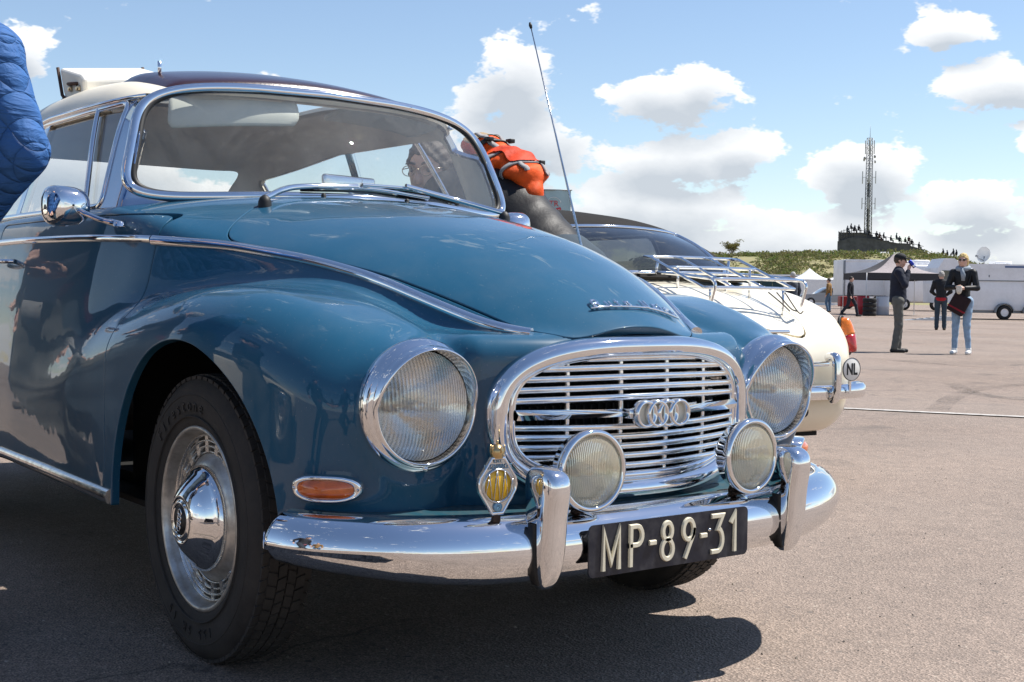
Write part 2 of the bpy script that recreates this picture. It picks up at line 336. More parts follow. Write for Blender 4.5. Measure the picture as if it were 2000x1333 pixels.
def polygonise(f, lo, hi, h, newton=3):
    """dual mesh of f = 0, snapped to the surface; returns verts, tris, normals"""
    ax = [np.arange(a, b + h, h) for a, b in zip(lo, hi)]
    F = f(ax[0][:, None, None], ax[1][None, :, None], ax[2][None, None, :]).astype(np.float32)
    nx, ny, nz = F.shape; S = F < 0
    cs = np.zeros((nx - 1, ny - 1, nz - 1), np.int8)
    for i in (0, 1):
        for j in (0, 1):
            for k in (0, 1): cs += S[i:nx - 1 + i, j:ny - 1 + j, k:nz - 1 + k]
    act = (cs > 0) & (cs < 8); idx = -np.ones(act.shape, np.int64); ci = np.argwhere(act); idx[act] = np.arange(len(ci))
    acc = np.zeros((len(ci), 3)); cnt = np.zeros(len(ci)); quads = []
    for a in range(3):
        sl0 = [slice(None)] * 3; sl1 = [slice(None)] * 3; sl0[a] = slice(0, -1); sl1[a] = slice(1, None)
        A = S[tuple(sl0)]; B = S[tuple(sl1)]; cr = np.argwhere(A != B)
        fa = F[cr[:, 0], cr[:, 1], cr[:, 2]]; c2 = cr.copy(); c2[:, a] += 1; fb = F[c2[:, 0], c2[:, 1], c2[:, 2]]
        tt = fa / (fa - fb); P = np.stack([ax[d][cr[:, d]] for d in range(3)], 1); P[:, a] += tt * h
        b, c = (a + 1) % 3, (a + 2) % 3; ok = np.ones(len(cr), bool); ids = []
        for db, dc in ((0, 0), (-1, 0), (-1, -1), (0, -1)):
            q = cr.copy(); q[:, b] += db; q[:, c] += dc
            good = np.all((q >= 0) & (q < np.array(act.shape)), 1); ok &= good; q2 = np.clip(q, 0, np.array(act.shape) - 1); g = idx[q2[:, 0], q2[:, 1], q2[:, 2]]
            w = good & (g >= 0); np.add.at(acc, g[w], P[w]); np.add.at(cnt, g[w], 1); ids.append(g)
        Q = np.stack(ids, 1); flip = A[cr[:, 0], cr[:, 1], cr[:, 2]]; Q[~flip] = Q[~flip][:, ::-1]; quads.append(Q[ok])
    V = acc / np.maximum(cnt, 1)[:, None]; Q = np.concatenate(quads); Q = Q[(Q >= 0).all(1)]
    for _ in range(newton):
        g = grad(f, V); v = f(V[:, 0], V[:, 1], V[:, 2]); st = v[:, None] * g / np.maximum((g * g).sum(1), 1e-3)[:, None]
        ln = np.linalg.norm(st, axis=1); st *= np.minimum(1, h * .6 / np.maximum(ln, 1e-9))[:, None]; V = V - st
    T = np.concatenate([Q[:, [0, 1, 2]], Q[:, [0, 2, 3]]])
    return V, T
def grad(f, V, e=0.005):
    x, y, z = V.T
    return np.stack([f(x + e, y, z) - f(x - e, y, z), f(x, y + e, z) - f(x, y - e, z), f(x, y, z + e) - f(x, y, z - e)], 1) / (2 * e)
def clip(V, T, g):
    """keep the part of a triangle mesh where g > 0, cut along g = 0"""
    G = g(V[:, 0], V[:, 1], V[:, 2]); G = np.where(np.abs(G) < 1e-6, 1e-6, G); inside = G > 0
    k = inside[T].sum(1); keep = [T[k == 3]]; new = {}; VV = [V]; extra = []; n0 = len(V); edges = []
    def cut(a, b):
        key = (a, b) if a < b else (b, a)
        if key not in new:
            t_ = G[a] / (G[a] - G[b]); extra.append(V[a] + (V[b] - V[a]) * t_); new[key] = n0 + len(extra) - 1
        return new[key]
    add = []
    for tri, kk in zip(T[(k == 1) | (k == 2)].tolist(), k[(k == 1) | (k == 2)].tolist()):
        ins = [inside[i] for i in tri]
        if kk == 1:
            i = ins.index(True); a, b, c = tri[i], tri[(i + 1) % 3], tri[(i + 2) % 3]; add.append((a, cut(a, b), cut(a, c)))
        else:
            i = ins.index(False); a, b, c = tri[i], tri[(i + 1) % 3], tri[(i + 2) % 3]; p, q = cut(a, b), cut(a, c); add += [(p, b, c), (p, c, q)]
    if add: keep.append(np.array(add))
    T2 = np.concatenate(keep); VV = np.concatenate([V, np.array(extra)]) if extra else V
    used = np.unique(T2); mp_ = -np.ones(len(VV), np.int64); mp_[used] = np.arange(len(used))
    return VV[used], mp_[T2]
def panel(name, f, V, T, m, parent, flange=0.014, lip=0.0025, inner=None):
    """a sheet-metal panel with turned edges and normals taken from the surface it was cut from"""
    N = grad(f, V); N /= np.maximum(np.linalg.norm(N, axis=1), 1e-9)[:, None]
    E = np.concatenate([T[:, [0, 1]], T[:, [1, 2]], T[:, [2, 0]]]); key = np.sort(E, 1); code = key[:, 0] * (len(V) + 1) + key[:, 1]
    u, inv, c = np.unique(code, return_inverse=True, return_counts=True); B = E[c[inv] == 1]
    faces = [tuple(t_) for t_ in T.tolist()]; n0 = len(V); VV = [V]; NN = [N]
    if len(B) and flange:
        bv = np.unique(B); mp_ = {int(b): i for i, b in enumerate(bv)}; out = np.zeros((len(V), 3))
        for a, b in B:
            d = V[b] - V[a]; o = np.cross(d, N[a]); L = np.linalg.norm(o)
            if L > 1e-9: out[a] += o / L; out[b] += o / L
        o = out[bv]; o /= np.maximum(np.linalg.norm(o, axis=1), 1e-9)[:, None]; nb = N[bv]
        r1 = V[bv] + o * lip * .7 - nb * lip * .3; r2 = V[bv] + o * lip - nb * lip * 1.1; r3 = V[bv] + o * lip - nb * flange
        VV += [r1, r2, r3]; n1 = (nb + o); n1 /= np.linalg.norm(n1, axis=1)[:, None]; NN += [n1, o, o]; nbv = len(bv)
        for a, b in B:
            i, j = mp_[int(a)], mp_[int(b)]
            faces += [(int(b), int(a), n0 + i, n0 + j), (n0 + j, n0 + i, n0 + nbv + i, n0 + nbv + j), (n0 + nbv + j, n0 + nbv + i, n0 + 2 * nbv + i, n0 + 2 * nbv + j)]
    VV = np.concatenate(VV); NN = np.concatenate(NN)
    me = bpy.data.meshes.new(name); me.from_pydata(VV.tolist(), [], faces); me.update()
    me.polygons.foreach_set('use_smooth', [True] * len(me.polygons)); me.normals_split_custom_set_from_vertices(NN.tolist())
    me.materials.append(m); o = bpy.data.objects.new(name, me); link(o, parent); return o

# blue saloon: x forward of the front axle, y to its left, z up
XL, XH = -3.7, 1.0
yS = table([(-3.5, .44), (-3.1, .53), (-2.5, .63), (-1.8, .685), (-1.2, .685), (-.7, .662), (-.46, .628), (-.22, .540), (.037, .462), (.27, .393), (.414, .332), (.506, .289), (.581, .25), (.64, .20), (.8, 0)], XL, XH, .03)
zStrip = table([(-3.5, .80), (-2.2, .955), (-1.27, .962), (-.8, .958), (-.46, .950), (-.22, .934), (.037, .899), (.27, .853), (.414, .805), (.506, .769), (.581, .733), (.8, .60)], XL, XH, .025)
zSh = table([(-3.5, .80), (-2.9, .93), (-2.4, 1.0), (-1.5, 1.035), (-.66, 1.04), (-.5, 1.015), (-.38, .978), (-.22, .936), (.037, .899), (.27, .853), (.414, .805), (.506, .769), (.581, .733), (.8, .60)], XL, XH, .025)
zC = table([(-3.5, .76), (-3.2, .88), (-2.7, .99), (-2.2, 1.04), (-.6, 1.095), (-.4, 1.082), (-.21, 1.056), (0, 1.022), (.2, .976), (.337, .931), (.49, .861), (.6, .801), (.67, .760), (.75, .705), (1, .5)], XL, XH, .025)
off = table([(-.3, -.12), (-.1, -.035), (0, 0), (.08, .02), (.23, .048), (.33, .062), (.50, .080), (.60, .070), (.70, .045), (.85, -.02)], -.6, 1.2, .03)
yF = table([(-3, .66), (-1.7, .69), (-1.1, .735), (-.7, .758), (-.43, .768), (0, .776), (.2, .764), (.4, .728), (.5, .698), (.6, .66), (.8, .56)], XL, XH, .05)
zF = table([(-3, .2), (-1.7, .42), (-1.1, .61), (-.95, .655), (-.7, .725), (-.43, .787), (-.2, .822), (0, .836), (.2, .829), (.3, .810), (.4, .785), (.5, .746), (.6, .70), (.8, .6)], XL, XH, .05)
yR = table([(-3.6, .60), (-3.2, .70), (-2.7, .77), (-2.3, .785), (-1.9, .775), (-1.5, .73), (-1.2, .66)], XL, XH, .06)
zR = table([(-3.6, .70), (-3.2, .79), (-2.7, .84), (-2.3, .845), (-1.9, .80), (-1.5, .66), (-1.2, .5)], XL, XH, .06)
def body_f(x, y, z):
    ay = np.sqrt(y * y + 1e-6)
    ys, zc, zs = yS(x), zC(x), zSh(x)
    ysm = np.maximum(ys, .12)
    zt = zc - (zc - zs) * (ay / ysm) ** 2.4
    top = (z - zt) * .93
    side = ay - (ys + .012 + off(zs - z))
    T = smax(top, side, .045)
    T = smax(T, x - (.684 - .88 * y * y), .012)
    T = smax(T, -3.42 + .35 * y * y - x - .1 * (z - .6), .12)
    yf = yF(x); F = rbox([np.abs(ay - (yf + .33) / 2) - (yf - .33) / 2, z - zF(x), x - (.600 - .10 * np.maximum(.50 - z, 0))], .148)
    nac = smax(np.sqrt((ay - .506) ** 2 + (z - .602) ** 2) - .126 - .10 * np.clip(.5 - x, 0, .3), x - .572, .02)
    F = smin(F, nac, .10)
    yr = yR(x); R = rbox([ay - yr, z - zR(x), -x - 3.36, x + 1.3], .15)
    N = rbox([ay - .41, z - .742, x - (.684 - .56 * y * y - .35 * (z - .62) ** 2), .3 - x], .045)
    d = smin(smin(T, F, .09), R, .08)
    return smin(d, N, .05)
def inv(f, axis, a, b, lo, hi, n=40):
    """where the surface lies along one axis, coming from hi"""
    a = np.asarray(a, float); b = np.asarray(b, float); L = np.full(a.shape, lo); Hh = np.full(a.shape, hi)
    s = np.linspace(hi, lo, 60); val = np.full(a.shape, lo)
    prev = Hh.copy(); found = np.zeros(a.shape, bool); l2 = L.copy(); h2 = Hh.copy()
    for v in s[1:]:
        c = np.full(a.shape, v); args = {'x': (c, a, b), 'y': (a, c, b), 'z': (a, b, c)}[axis]
        w = (f(*args) < 0) & ~found; l2[w] = v; h2[w] = prev[w]; found |= w; prev = c
    for _ in range(n):
        mid = (l2 + h2) / 2; args = {'x': (mid, a, b), 'y': (a, mid, b), 'z': (a, b, mid)}[axis]
        w = f(*args) < 0; l2 = np.where(w, mid, l2); h2 = np.where(w, h2, mid)
    return (l2 + h2) / 2
def ztop(x, y): return inv(body_f, 'z', x, y, .3, 1.2)
def yside(x, z): return inv(body_f, 'y', x, z, .2, .9)
def xfront(y, z): return inv(body_f, 'x', y, z, .2, .9)
xrear = table([(-.05, -.40), (0, -.425), (.2, -.42), (.366, -.385), (.47, -.306), (.58, -.215), (.66, -.13), (.8, 0)], -.1, 1, .03)
def g_hood(x, y, z):
    ay = np.sqrt(y * y + 1e-8)
    s = smin((yS(x) - .016 - ay) * .92, (.668 - .85 * y * y) - x, .02); s = smin(s, (x - xrear(ay)) * .8, .08)
    return np.minimum(s, z - .6)
def g_door(x, y, z):
    ay = np.abs(y)
    s = smin(-.425 + .035 * (1 - z) / .6 * 0 - x, x + 1.50, .02); s = smin(s, smin(z - .325, 1.012 - z, .02), .06)
    return np.minimum(s, ay - .5)
def g_arch(x, y, z):
    e = np.sqrt(((x - .025) / .398) ** 2 + (np.maximum(z - .315, 0) / .402) ** 2)
    a = np.where(np.abs(y) > .40, (1 - e) * .39, -1.0)
    e2 = np.sqrt(((x + 2.35) / .37) ** 2 + (np.maximum(z - .315, 0) / .36) ** 2)
    return np.maximum(a, np.where(np.abs(y) > .42, (1 - e2) * .36, -1.0))
def g_grille(x, y, z):
    r = (np.abs(y / .338) ** 2.7 + np.abs((z - .572) / .153) ** 2.7) ** (1 / 2.7)
    return np.where(x > .35, (1 - r) * .16, -1.0)
def g_lamp(x, y, z): return np.where(x > .45, .116 - np.sqrt((np.abs(y) - .506) ** 2 + (z - .604) ** 2), -1.0)
def g_lip(x, y, z): return np.minimum(np.minimum(x - (.668 - .85 * y * y) + .012, .190 - np.abs(y)), z - .735)
def g_cabin(x, y, z):
    lo = -2.35; fr = -.50 - .42 * y * y
    s = smin(fr - x, x - lo, .05); s = smin(s, .615 - np.abs(y), .05); return np.minimum(s, z - .8)
BV, BT = polygonise(body_f, (-3.5, -.86, .26), (.74, .86, 1.14), 0.0135)

M_paint = bpy.data.materials.new('petrol_blue_paint'); M_paint.use_nodes = True
t = M_paint.node_tree; b = t.nodes['Principled BSDF']; tc = nd(t, 'ShaderNodeTexCoord')
n1 = nd(t, 'ShaderNodeTexNoise', i_Scale=3.0, i_Detail=3.0); t.links.new(tc.outputs['Object'], n1.inputs['Vector'])
sp1 = nd(t, 'ShaderNodeTexNoise', i_Scale=260.0, i_Detail=1.0); t.links.new(tc.outputs['Object'], sp1.inputs['Vector']); sp2 = nd(t, 'ShaderNodeTexNoise', i_Scale=5.0, i_Detail=5.0, i_Roughness=.65); t.links.new(tc.outputs['Object'], sp2.inputs['Vector'])
pc = ramp(t, n1.outputs[0], [(.3, (.0130, .077, .142)), (.7, (.0160, .087, .157))]); pc = mixc(t, ramp(t, sp1.outputs[0], [(.74, 0.0), (.80, .35)]), pc, (.35, .36, .36))
t.links.new(mixc(t, ramp(t, sp2.outputs[0], [(.45, 0.0), (.75, .05)]), pc, (.40, .37, .32)), b.inputs['Base Color']); t.links.new(mth(t, 'ADD', .008, mth(t, 'MULTIPLY', ramp(t, sp2.outputs[0], [(.4, 0.0), (.75, 1.0)]), .05)), b.inputs['Coat Roughness'])
b.inputs['Roughness'].default_value = .32; b.inputs['Coat Weight'].default_value = 1.0; b.inputs['Coat IOR'].default_value = 1.43
b.inputs['Specular IOR Level'].default_value = .08
n2 = nd(t, 'ShaderNodeTexNoise', i_Scale=9.0, i_Detail=2.0); t.links.new(tc.outputs['Object'], n2.inputs['Vector'])
bn = nd(t, 'ShaderNodeBump', i_Strength=.06, i_Distance=.01); t.links.new(n2.outputs[0], bn.inputs['Height']); t.links.new(bn.outputs[0], b.inputs['Coat Normal'])
MATS['paint'] = M_paint

CAR = empty('blue_saloon_car'); tag(CAR, 'petrol blue vintage two-door saloon with cream roof and oval chrome grille', 'car')
GAP = .0035
V, T = clip(BV, BT, lambda x, y, z: z - .30 - .03 * np.clip((x + .3) / .6, 0, 1) * 0)
V, T = clip(V, T, lambda x, y, z: -(g_arch(x, y, z)))
Vh, Th = clip(V, T, g_hood)
hood = panel('bonnet', body_f, Vh, Th, M_paint, CAR, flange=.02, lip=.003)
V, T = clip(V, T, lambda x, y, z: -(g_hood(x, y, z) + GAP * 2))
V, T = clip(V, T, lambda x, y, z: -g_cabin(x, y, z))
V, T = clip(V, T, lambda x, y, z: -g_grille(x, y, z)); V, T = clip(V, T, lambda x, y, z: -g_lamp(x, y, z)); V, T = clip(V, T, lambda x, y, z: -g_lip(x, y, z))
for s in (-1, 1):
    Vd, Td = clip(V, T, lambda x, y, z: np.minimum(g_door(x, y, z), y * s))
    door = panel('door', body_f, Vd, Td, M_paint, CAR, flange=.018, lip=.003)
    if s < 0: DOOR = door
V, T = clip(V, T, lambda x, y, z: -(g_door(x, y, z) + GAP * 2))
body = panel('body', body_f, V, T, M_paint, CAR, flange=.02, lip=.003)
# ---------------------------------------------------------------- shared materials for metal, glass and rubber
M_chrome = mat('chrome', (.80, .81, .83), .045, 1.0, rvar=.05, vscale=14, bump=.012, bscale=5)
M_chrome_old = mat('worn_chrome', (.72, .72, .72), .10, 1.0, dirt=(.20, .16, .12), dscale=30, damt=.35)
M_black = mat('black_rubber', (.012, .012, .012), .55, var=.2)
M_dark = mat('underbody_black', (.008, .008, .008), .9, var=.3)
M_cream = mat('cream_paint', (.88, .79, .61), .4, coat=.12, var=.03)
def glass_mat(name, tint=(1, 1, 1), dust=0.0, refl=1.0, streak=False):
    m = bpy.data.materials.new(name); m.use_nodes = True; t = m.node_tree; t.nodes.clear(); MATS[name] = m
    ge = nd(t, 'ShaderNodeNewGeometry'); dt = nd(t, 'ShaderNodeVectorMath', operation='DOT_PRODUCT'); t.links.new(ge.outputs['Incoming'], dt.inputs[0]); t.links.new(ge.outputs['Normal'], dt.inputs[1])
    frv = mth(t, 'ADD', .045, mth(t, 'MULTIPLY', .955, mth(t, 'POWER', mth(t, 'SUBTRACT', 1.0, mth(t, 'ABSOLUTE', dt.outputs['Value'])), 5.0)))
    tr = nd(t, 'ShaderNodeBsdfTransparent'); tr.inputs[0].default_value = (*tint, 1)
    gl = nd(t, 'ShaderNodeBsdfGlossy', i_Roughness=.01); mx = nd(t, 'ShaderNodeMixShader')
    t.links.new(mth(t, 'MULTIPLY', frv, 1.6 * refl, clamp=True), mx.inputs[0]); t.links.new(tr.outputs[0], mx.inputs[1]); t.links.new(gl.outputs[0], mx.inputs[2])
    out = mx.outputs[0]
    if dust:
        tc = nd(t, 'ShaderNodeTexCoord'); mpn = nd(t, 'ShaderNodeMapping', i_Scale=(1, 1, .5) if streak else (1, 1, 1)); t.links.new(tc.outputs['Object'], mpn.inputs[0])
        n = nd(t, 'ShaderNodeTexNoise', i_Scale=5.0, i_Detail=9.0, i_Roughness=.72, i_Distortion=.8); t.links.new(mpn.outputs[0], n.inputs['Vector'])
        n2 = nd(t, 'ShaderNodeTexNoise', i_Scale=60.0, i_Detail=4.0); t.links.new(tc.outputs['Object'], n2.inputs['Vector'])
        f = mth(t, 'MULTIPLY', ramp(t, n.outputs[0], [(.35, .25), (.68, 1.0)]), mth(t, 'ADD', .6, mth(t, 'MULTIPLY', n2.outputs[0], .8)))
        df = nd(t, 'ShaderNodeBsdfDiffuse'); df.inputs[0].default_value = (.75, .74, .70, 1); tl = nd(t, 'ShaderNodeBsdfTranslucent'); tl.inputs[0].default_value = (.75, .74, .70, 1)
        ad = nd(t, 'ShaderNodeMixShader'); ad.inputs[0].default_value = .5; t.links.new(df.outputs[0], ad.inputs[1]); t.links.new(tl.outputs[0], ad.inputs[2])
        m2 = nd(t, 'ShaderNodeMixShader'); t.links.new(mth(t, 'MULTIPLY', f, dust, clamp=True), m2.inputs[0]); t.links.new(out, m2.inputs[1]); t.links.new(ad.outputs[0], m2.inputs[2]); out = m2.outputs[0]
    o = nd(t, 'ShaderNodeOutputMaterial'); t.links.new(out, o.inputs[0]); return m
M_screen = glass_mat('windscreen_glass', (.975, .98, .965), .17, streak=True)
M_window = glass_mat('window_glass', (.97, .98, .97), .02, .8)

# ---------------------------------------------------------------- cabin of the blue car
def wsB(u): return np.stack([-.484 - .240 * u ** 2 + .060 * u ** 4, .637 * u, 1.088 - .032 * u ** 2], -1)
def wsT(u): return np.stack([-.700 - .060 * u ** 2, .548 * u, 1.400 - .018 * u ** 2 - .020 * u ** 4], -1)
def wsS(u, v, push=0.0):
    u = np.asarray(u, float); v = np.asarray(v, float); P = wsB(u) * (1 - v)[..., None] + wsT(u) * v[..., None]
    P[..., 0] += .030 * np.sin(np.pi * np.clip(v, 0, 1)) * (1 - .5 * np.abs(u)) + push; P[..., 2] += push * .6; return P
def ring_uv(s, n=8.0, k=240):
    a = np.linspace(0, 2 * np.pi, k, endpoint=False); c, s_ = np.cos(a), np.sin(a)
    return np.sign(c) * np.abs(c) ** (2 / n) * s, .5 + .5 * s * np.sign(s_) * np.abs(s_) ** (2 / (n * .62))
def xscreen(y, z):
    ay = np.abs(y); tb = ay / .637; tt = ay / .548
    v = np.clip((z - 1.06) / .33, -.3, 1.4); xb = -.484 - .240 * tb ** 2 + .060 * np.minimum(tb, 1.1) ** 4; xt = -.700 - .060 * tt ** 2
    return xb * (1 - v) + xt * v + .022 * np.sin(np.pi * np.clip(v, 0, 1))
zRoof = table([(-3.0, 1.05), (-2.6, 1.32), (-2.2, 1.455), (-1.8, 1.507), (-1.4, 1.512), (-1.1, 1.492), (-.9, 1.455), (-.7, 1.408), (-.5, 1.35)], XL, XH, .06)
wRoof = table([(-3.0, -.16), (-2.5, -.07), (-2.0, -.005), (-1.5, .012), (-1.1, .008), (-.75, 0), (-.5, 0)], XL, XH, .06)
def roof_f(x, y, z):
    ay = np.sqrt(y * y + 1e-6)
    side = (ay - (.640 + wRoof(x) - .31 * (z - 1.06) - .10 * np.maximum(z - 1.2, 0) ** 1.5)) * .95
    top = (z - (zRoof(x) - .055 * (ay / .5) ** 2)) * .98
    d = smax(top, side, .13); d = smax(d, (x - xscreen(y, z)) * .88, .022)
    return smax(d, (-x - (2.36 + (1.42 - z) * .9)) * .75, .12)
RV, RT = polygonise(roof_f, (-3.0, -.74, .98), (-.36, .74, 1.56), 0.0135)
def g_side(x, y, z):
    """all side glass: x runs back from the vent window, the front edge leans with the screen pillar"""
    fr = -.805 - .22 * (z - 1.06); s = smin(fr - x, x + 2.12 + .5 * (z - 1.06), .03); s = smin(s, smin(z - 1.05, 1.345 - z - .10 * np.maximum(-1.6 - x, 0), .03), .05)
    return np.minimum(s, np.abs(y) - .38)
def g_pillar(x, y, z): return np.where(np.abs(y) > .4, .022 - np.abs(x + 1.535), -1)
def g_ventbar(x, y, z): return np.where(np.abs(y) > .4, .007 - np.abs(x + .925 + .55 * (z - 1.06)), -1)
def g_rearw(x, y, z):
    s = smin(.50 - np.abs(y), smin(z - 1.10, 1.345 - z, .04), .08); return np.minimum(s, -2.25 - x)
def g_screen(x, y, z):
    """inside the windscreen opening"""
    v = (z - 1.062) / .328; w = .637 * (1 - v) + .548 * v; u = np.abs(y) / w; p = (np.abs(u / .985) ** 8 + np.abs((v - .5) / .495) ** 5) ** (1 / 6.0)
    return np.where((x > -.86), (1 - p) * .3, -1.0)
def g_sun(x, y, z):
    s = smin(.37 - np.abs(y), smin(-1.16 - x, x + 1.78, .03), .06); return np.minimum(s, z - 1.30)
V, T = clip(RV, RT, lambda x, y, z: z - 1.035)
for g in (g_screen, g_side, g_rearw): V, T = clip(V, T, lambda x, y, z: -g(x, y, z))
VL, TL = V.copy(), T.copy()
V, T = clip(V, T, lambda x, y, z: -g_sun(x, y, z))
g_metal = lambda x, y, z: np.minimum(1.352 - z, x + 1.02)
Vp, Tp = clip(V, T, g_metal)
panel('screen_pillars', roof_f, Vp, Tp, mat('brushed_pillar_metal', (.42, .47, .56), .13, 1.0, rvar=.12), CAR, flange=.02)
Vr, Tr = clip(V, T, lambda x, y, z: -g_metal(x, y, z))
roof = panel('roof', roof_f, Vr, Tr, M_cream, CAR, flange=.015)
for s in (-1, 1):
    Vb, Tb = clip(RV, RT, lambda x, y, z: np.minimum(np.minimum(g_side(x, y, z) + .004, g_pillar(x, y, z)), y * s)); panel('window_post', roof_f, Vb, Tb, M_chrome, CAR, flange=.012)
    zz = np.linspace(1.048, 1.348, 20); xx = -.925 - .55 * (zz - 1.06); L = np.stack([xx, s * inv(roof_f, 'y', xx, zz, .2, .8), zz], 1); mb = MB(); sweep(mb, L, rprof(.009, .008, 4), norms=grad(roof_f, L)); mb.build('vent_window_bar', M_chrome, CAR)
    Vb, Tb = clip(RV, RT, lambda x, y, z: np.minimum(g_side(x, y, z) + .003, y * s)); o = panel('side_window', roof_f, Vb - .012 * np.array([0, s, 0]), Tb, M_window, CAR, flange=0)
    # bright frame around the side glass, following its opening
    Nn = grad(roof_f, Vb); E = np.concatenate([Tb[:, [0, 1]], Tb[:, [1, 2]], Tb[:, [2, 0]]]); key = np.sort(E, 1); code = key[:, 0] * 10 ** 6 + key[:, 1]
    u_, iv, ct = np.unique(code, return_inverse=True, return_counts=True); Bd = E[ct[iv] == 1]; nxt = {int(a): int(b_) for a, b_ in Bd}
    st = int(Bd[0][0]); loop = [st]
    while nxt.get(loop[-1], st) != st and len(loop) < 5000: loop.append(nxt[loop[-1]])
    L = Vb[loop]; Ln = Nn[loop]
    for _ in range(6): L = .5 * L + .25 * (np.roll(L, 1, 0) + np.roll(L, -1, 0)); Ln = .5 * Ln + .25 * (np.roll(Ln, 1, 0) + np.roll(Ln, -1, 0))
    L, Ln = L[::2], Ln[::2]
    mb = MB(); sweep(mb, L, rprof(.009, .007, 4), closed=True, norms=Ln); mb.build('window_frame', M_chrome, CAR)
Vb, Tb = clip(RV, RT, lambda x, y, z: g_rearw(x, y, z) + .004); panel('rear_window', roof_f, Vb, Tb, M_window, CAR, flange=0)
# lining: the same shell, set in
VL, TL = clip(VL, TL, lambda x, y, z: -g_sun(x, y, z))
nn = grad(roof_f, VL); nn /= np.linalg.norm(nn, axis=1)[:, None]
M_lining = mat('grey_headlining', (.72, .655, .55), .85, var=.12, vscale=5, bump=.15, bscale=240)
mb = MB(); mb.add(VL - nn * .028, TL.tolist()); mb.build('headlining', M_lining, CAR)
# windscreen: glass, rubber and bright surround
K = 240; ru, rv = ring_uv(1.0, k=K); sc = np.linspace(0, 1, 26)
P = np.array([wsS(ru * q, .5 + (rv - .5) * q) for q in sc]); mb = MB(); mb.grid(P, closed_v=True); o = mb.build('windscreen', M_screen, CAR)
def ring_norm(uv_s):
    a = np.array([wsS(ru, rv)])[0]; e = 1e-3; du = wsS(ru + e, rv) - wsS(ru - e, rv); dv = wsS(ru, rv + e) - wsS(ru, rv - e); n_ = np.cross(dv, du); n_ /= np.linalg.norm(n_, axis=1)[:, None]
    return np.where((n_[:, 0] < 0)[:, None], -n_, n_)
RN = ring_norm(1)
mb = MB(); r2u, r2v = ring_uv(.985, k=K); sweep(mb, wsS(r2u, r2v), rprof(.010, .009, 4), closed=True, norms=RN); mb.build('screen_rubber', M_black, CAR)
mb = MB(); r2u, r2v = ring_uv(1.010, k=K); sweep(mb, wsS(r2u, r2v), rprof(.0145, .015, 6), closed=True, norms=RN); mb.build('screen_surround', M_chrome, CAR)
# drip rail
for s in (-1, 1):
    xs = np.linspace(-.80, -2.3, 50); zz = 1.362 - .08 * np.maximum(-1.5 - xs, 0); yy = inv(roof_f, 'y', xs, zz, .2, .8)
    L = np.stack([xs, yy * s, zz], 1); nr = grad(roof_f, L); nr[:, 2] = 0
    mb = MB(); sweep(mb, L, [(.007, -.004), (.008, .012), (.003, .017), (-.004, .016), (-.006, -.004)], norms=nr); mb.build('drip_rail', M_chrome, CAR)
# folded-back fabric sunroof with its raised front rail
ys_ = np.linspace(-.445, .445, 61); zr_ = lambda x, y: inv(roof_f, 'z', x, y, 1.2, 1.6)
M_maroon = mat('maroon_vinyl', (.030, .009, .014), .30, coat=.5, var=.2, bump=.08, bscale=90)
prof = [(-.795, -.003), (-.800, .007), (-.812, .013), (-.835, .017), (-.88, .019), (-.95, .021), (-1.05, .022), (-1.115, .020), (-1.135, .012), (-1.140, -.006)]
G = []
for px_, dz in prof:
    xx = px_ - .28 * np.abs(ys_) ** 2.4; e = np.clip((.445 - np.abs(ys_)) / .05, 0, 1) ** .5; G.append(np.stack([xx, ys_, zr_(xx, ys_) + (dz if dz < 0 else dz * e)], 1))
mb = MB(); mb.grid(np.array(G)); o = mb.build('sunroof_rail', M_maroon, CAR)
G = []
for i in range(22):
    xx = -1.76 - .20 * i / 21 + 0 * ys_; fold = .02 + .035 * abs(math.sin(i * .95)); e = np.clip((.40 - np.abs(ys_)) / .04, 0, 1) ** .5; G.append(np.stack([xx, ys_, zr_(xx, ys_) + fold * e], 1))
mb = MB(); mb.grid(np.array(G)); mb.build('folded_sunroof', M_maroon, CAR)
mb = MB(); mb.tube([(-1.0, -.40, float(zr_(np.array([-1.0]), np.array([-.40]))[0]) + .02), (-1.0, -.40, float(zr_(np.array([-1.0]), np.array([-.40]))[0]) + .058)], [.005, .007], 10); mb.build('roof_stud', M_chrome, CAR)
# interior
M_trim = mat('dash_paint', (.02, .07, .10), .35, coat=.4); M_seat = mat('seat_cloth', (.20, .17, .14), .9, var=.25, vscale=20, bump=.3, bscale=300)
mb = MB(); u = np.linspace(-.97, .97, 40); B = wsB(u)
rows = [B + [-.03, 0, -.012], B + [-.10, 0, -.006], B + [-.17, 0, -.02], B + [-.20, 0, -.06], B + [-.20, 0, -.20]]
mb.grid(np.array(rows)); mb.build('dashboard', M_trim, CAR)
for s in (-1, 1):
    seat = empty('front_seat', parent=CAR)
    mb = MB(); mb.box((-1.52, s * .33 - .25, .40), (-1.0, s * .33 + .25, .58), .07); mb.build('cushion', M_seat, seat)
    mb = MB(); mb.M = Matrix.Translation((-1.46, s * .33, .55)) @ Matrix.Rotation(rad(-14), 4, 'Y'); mb.box((-.07, -.25, 0), (.06, .25, .56), .06); mb.build('backrest', M_seat, seat)
mb = MB(); mb.box((-2.3, -.58, .42), (-1.95, .58, .60), .07); mb.build('rear_seat_cushion', M_seat, CAR)
mb = MB(); mb.M = Matrix.Translation((-2.28, 0, .56)) @ Matrix.Rotation(rad(-16), 4, 'Y'); mb.box((-.07, -.58, 0), (.06, .58, .50), .06); mb.build('rear_seat_back', M_seat, CAR)
mb = MB(); mb.box((-2.9, -.68, .285), (-.38, .68, .30)); mb.box((-2.2, -.60, .30), (-.55, .60, .33)); mb.box((-.38, -.40, .285), (.56, .40, .30)); mb.box((-.62, -.62, .32), (-.60, .62, .98)); mb.box((-.35, -.30, .30), (.48, .30, .62)); mb.build('underbody', M_dark, CAR)
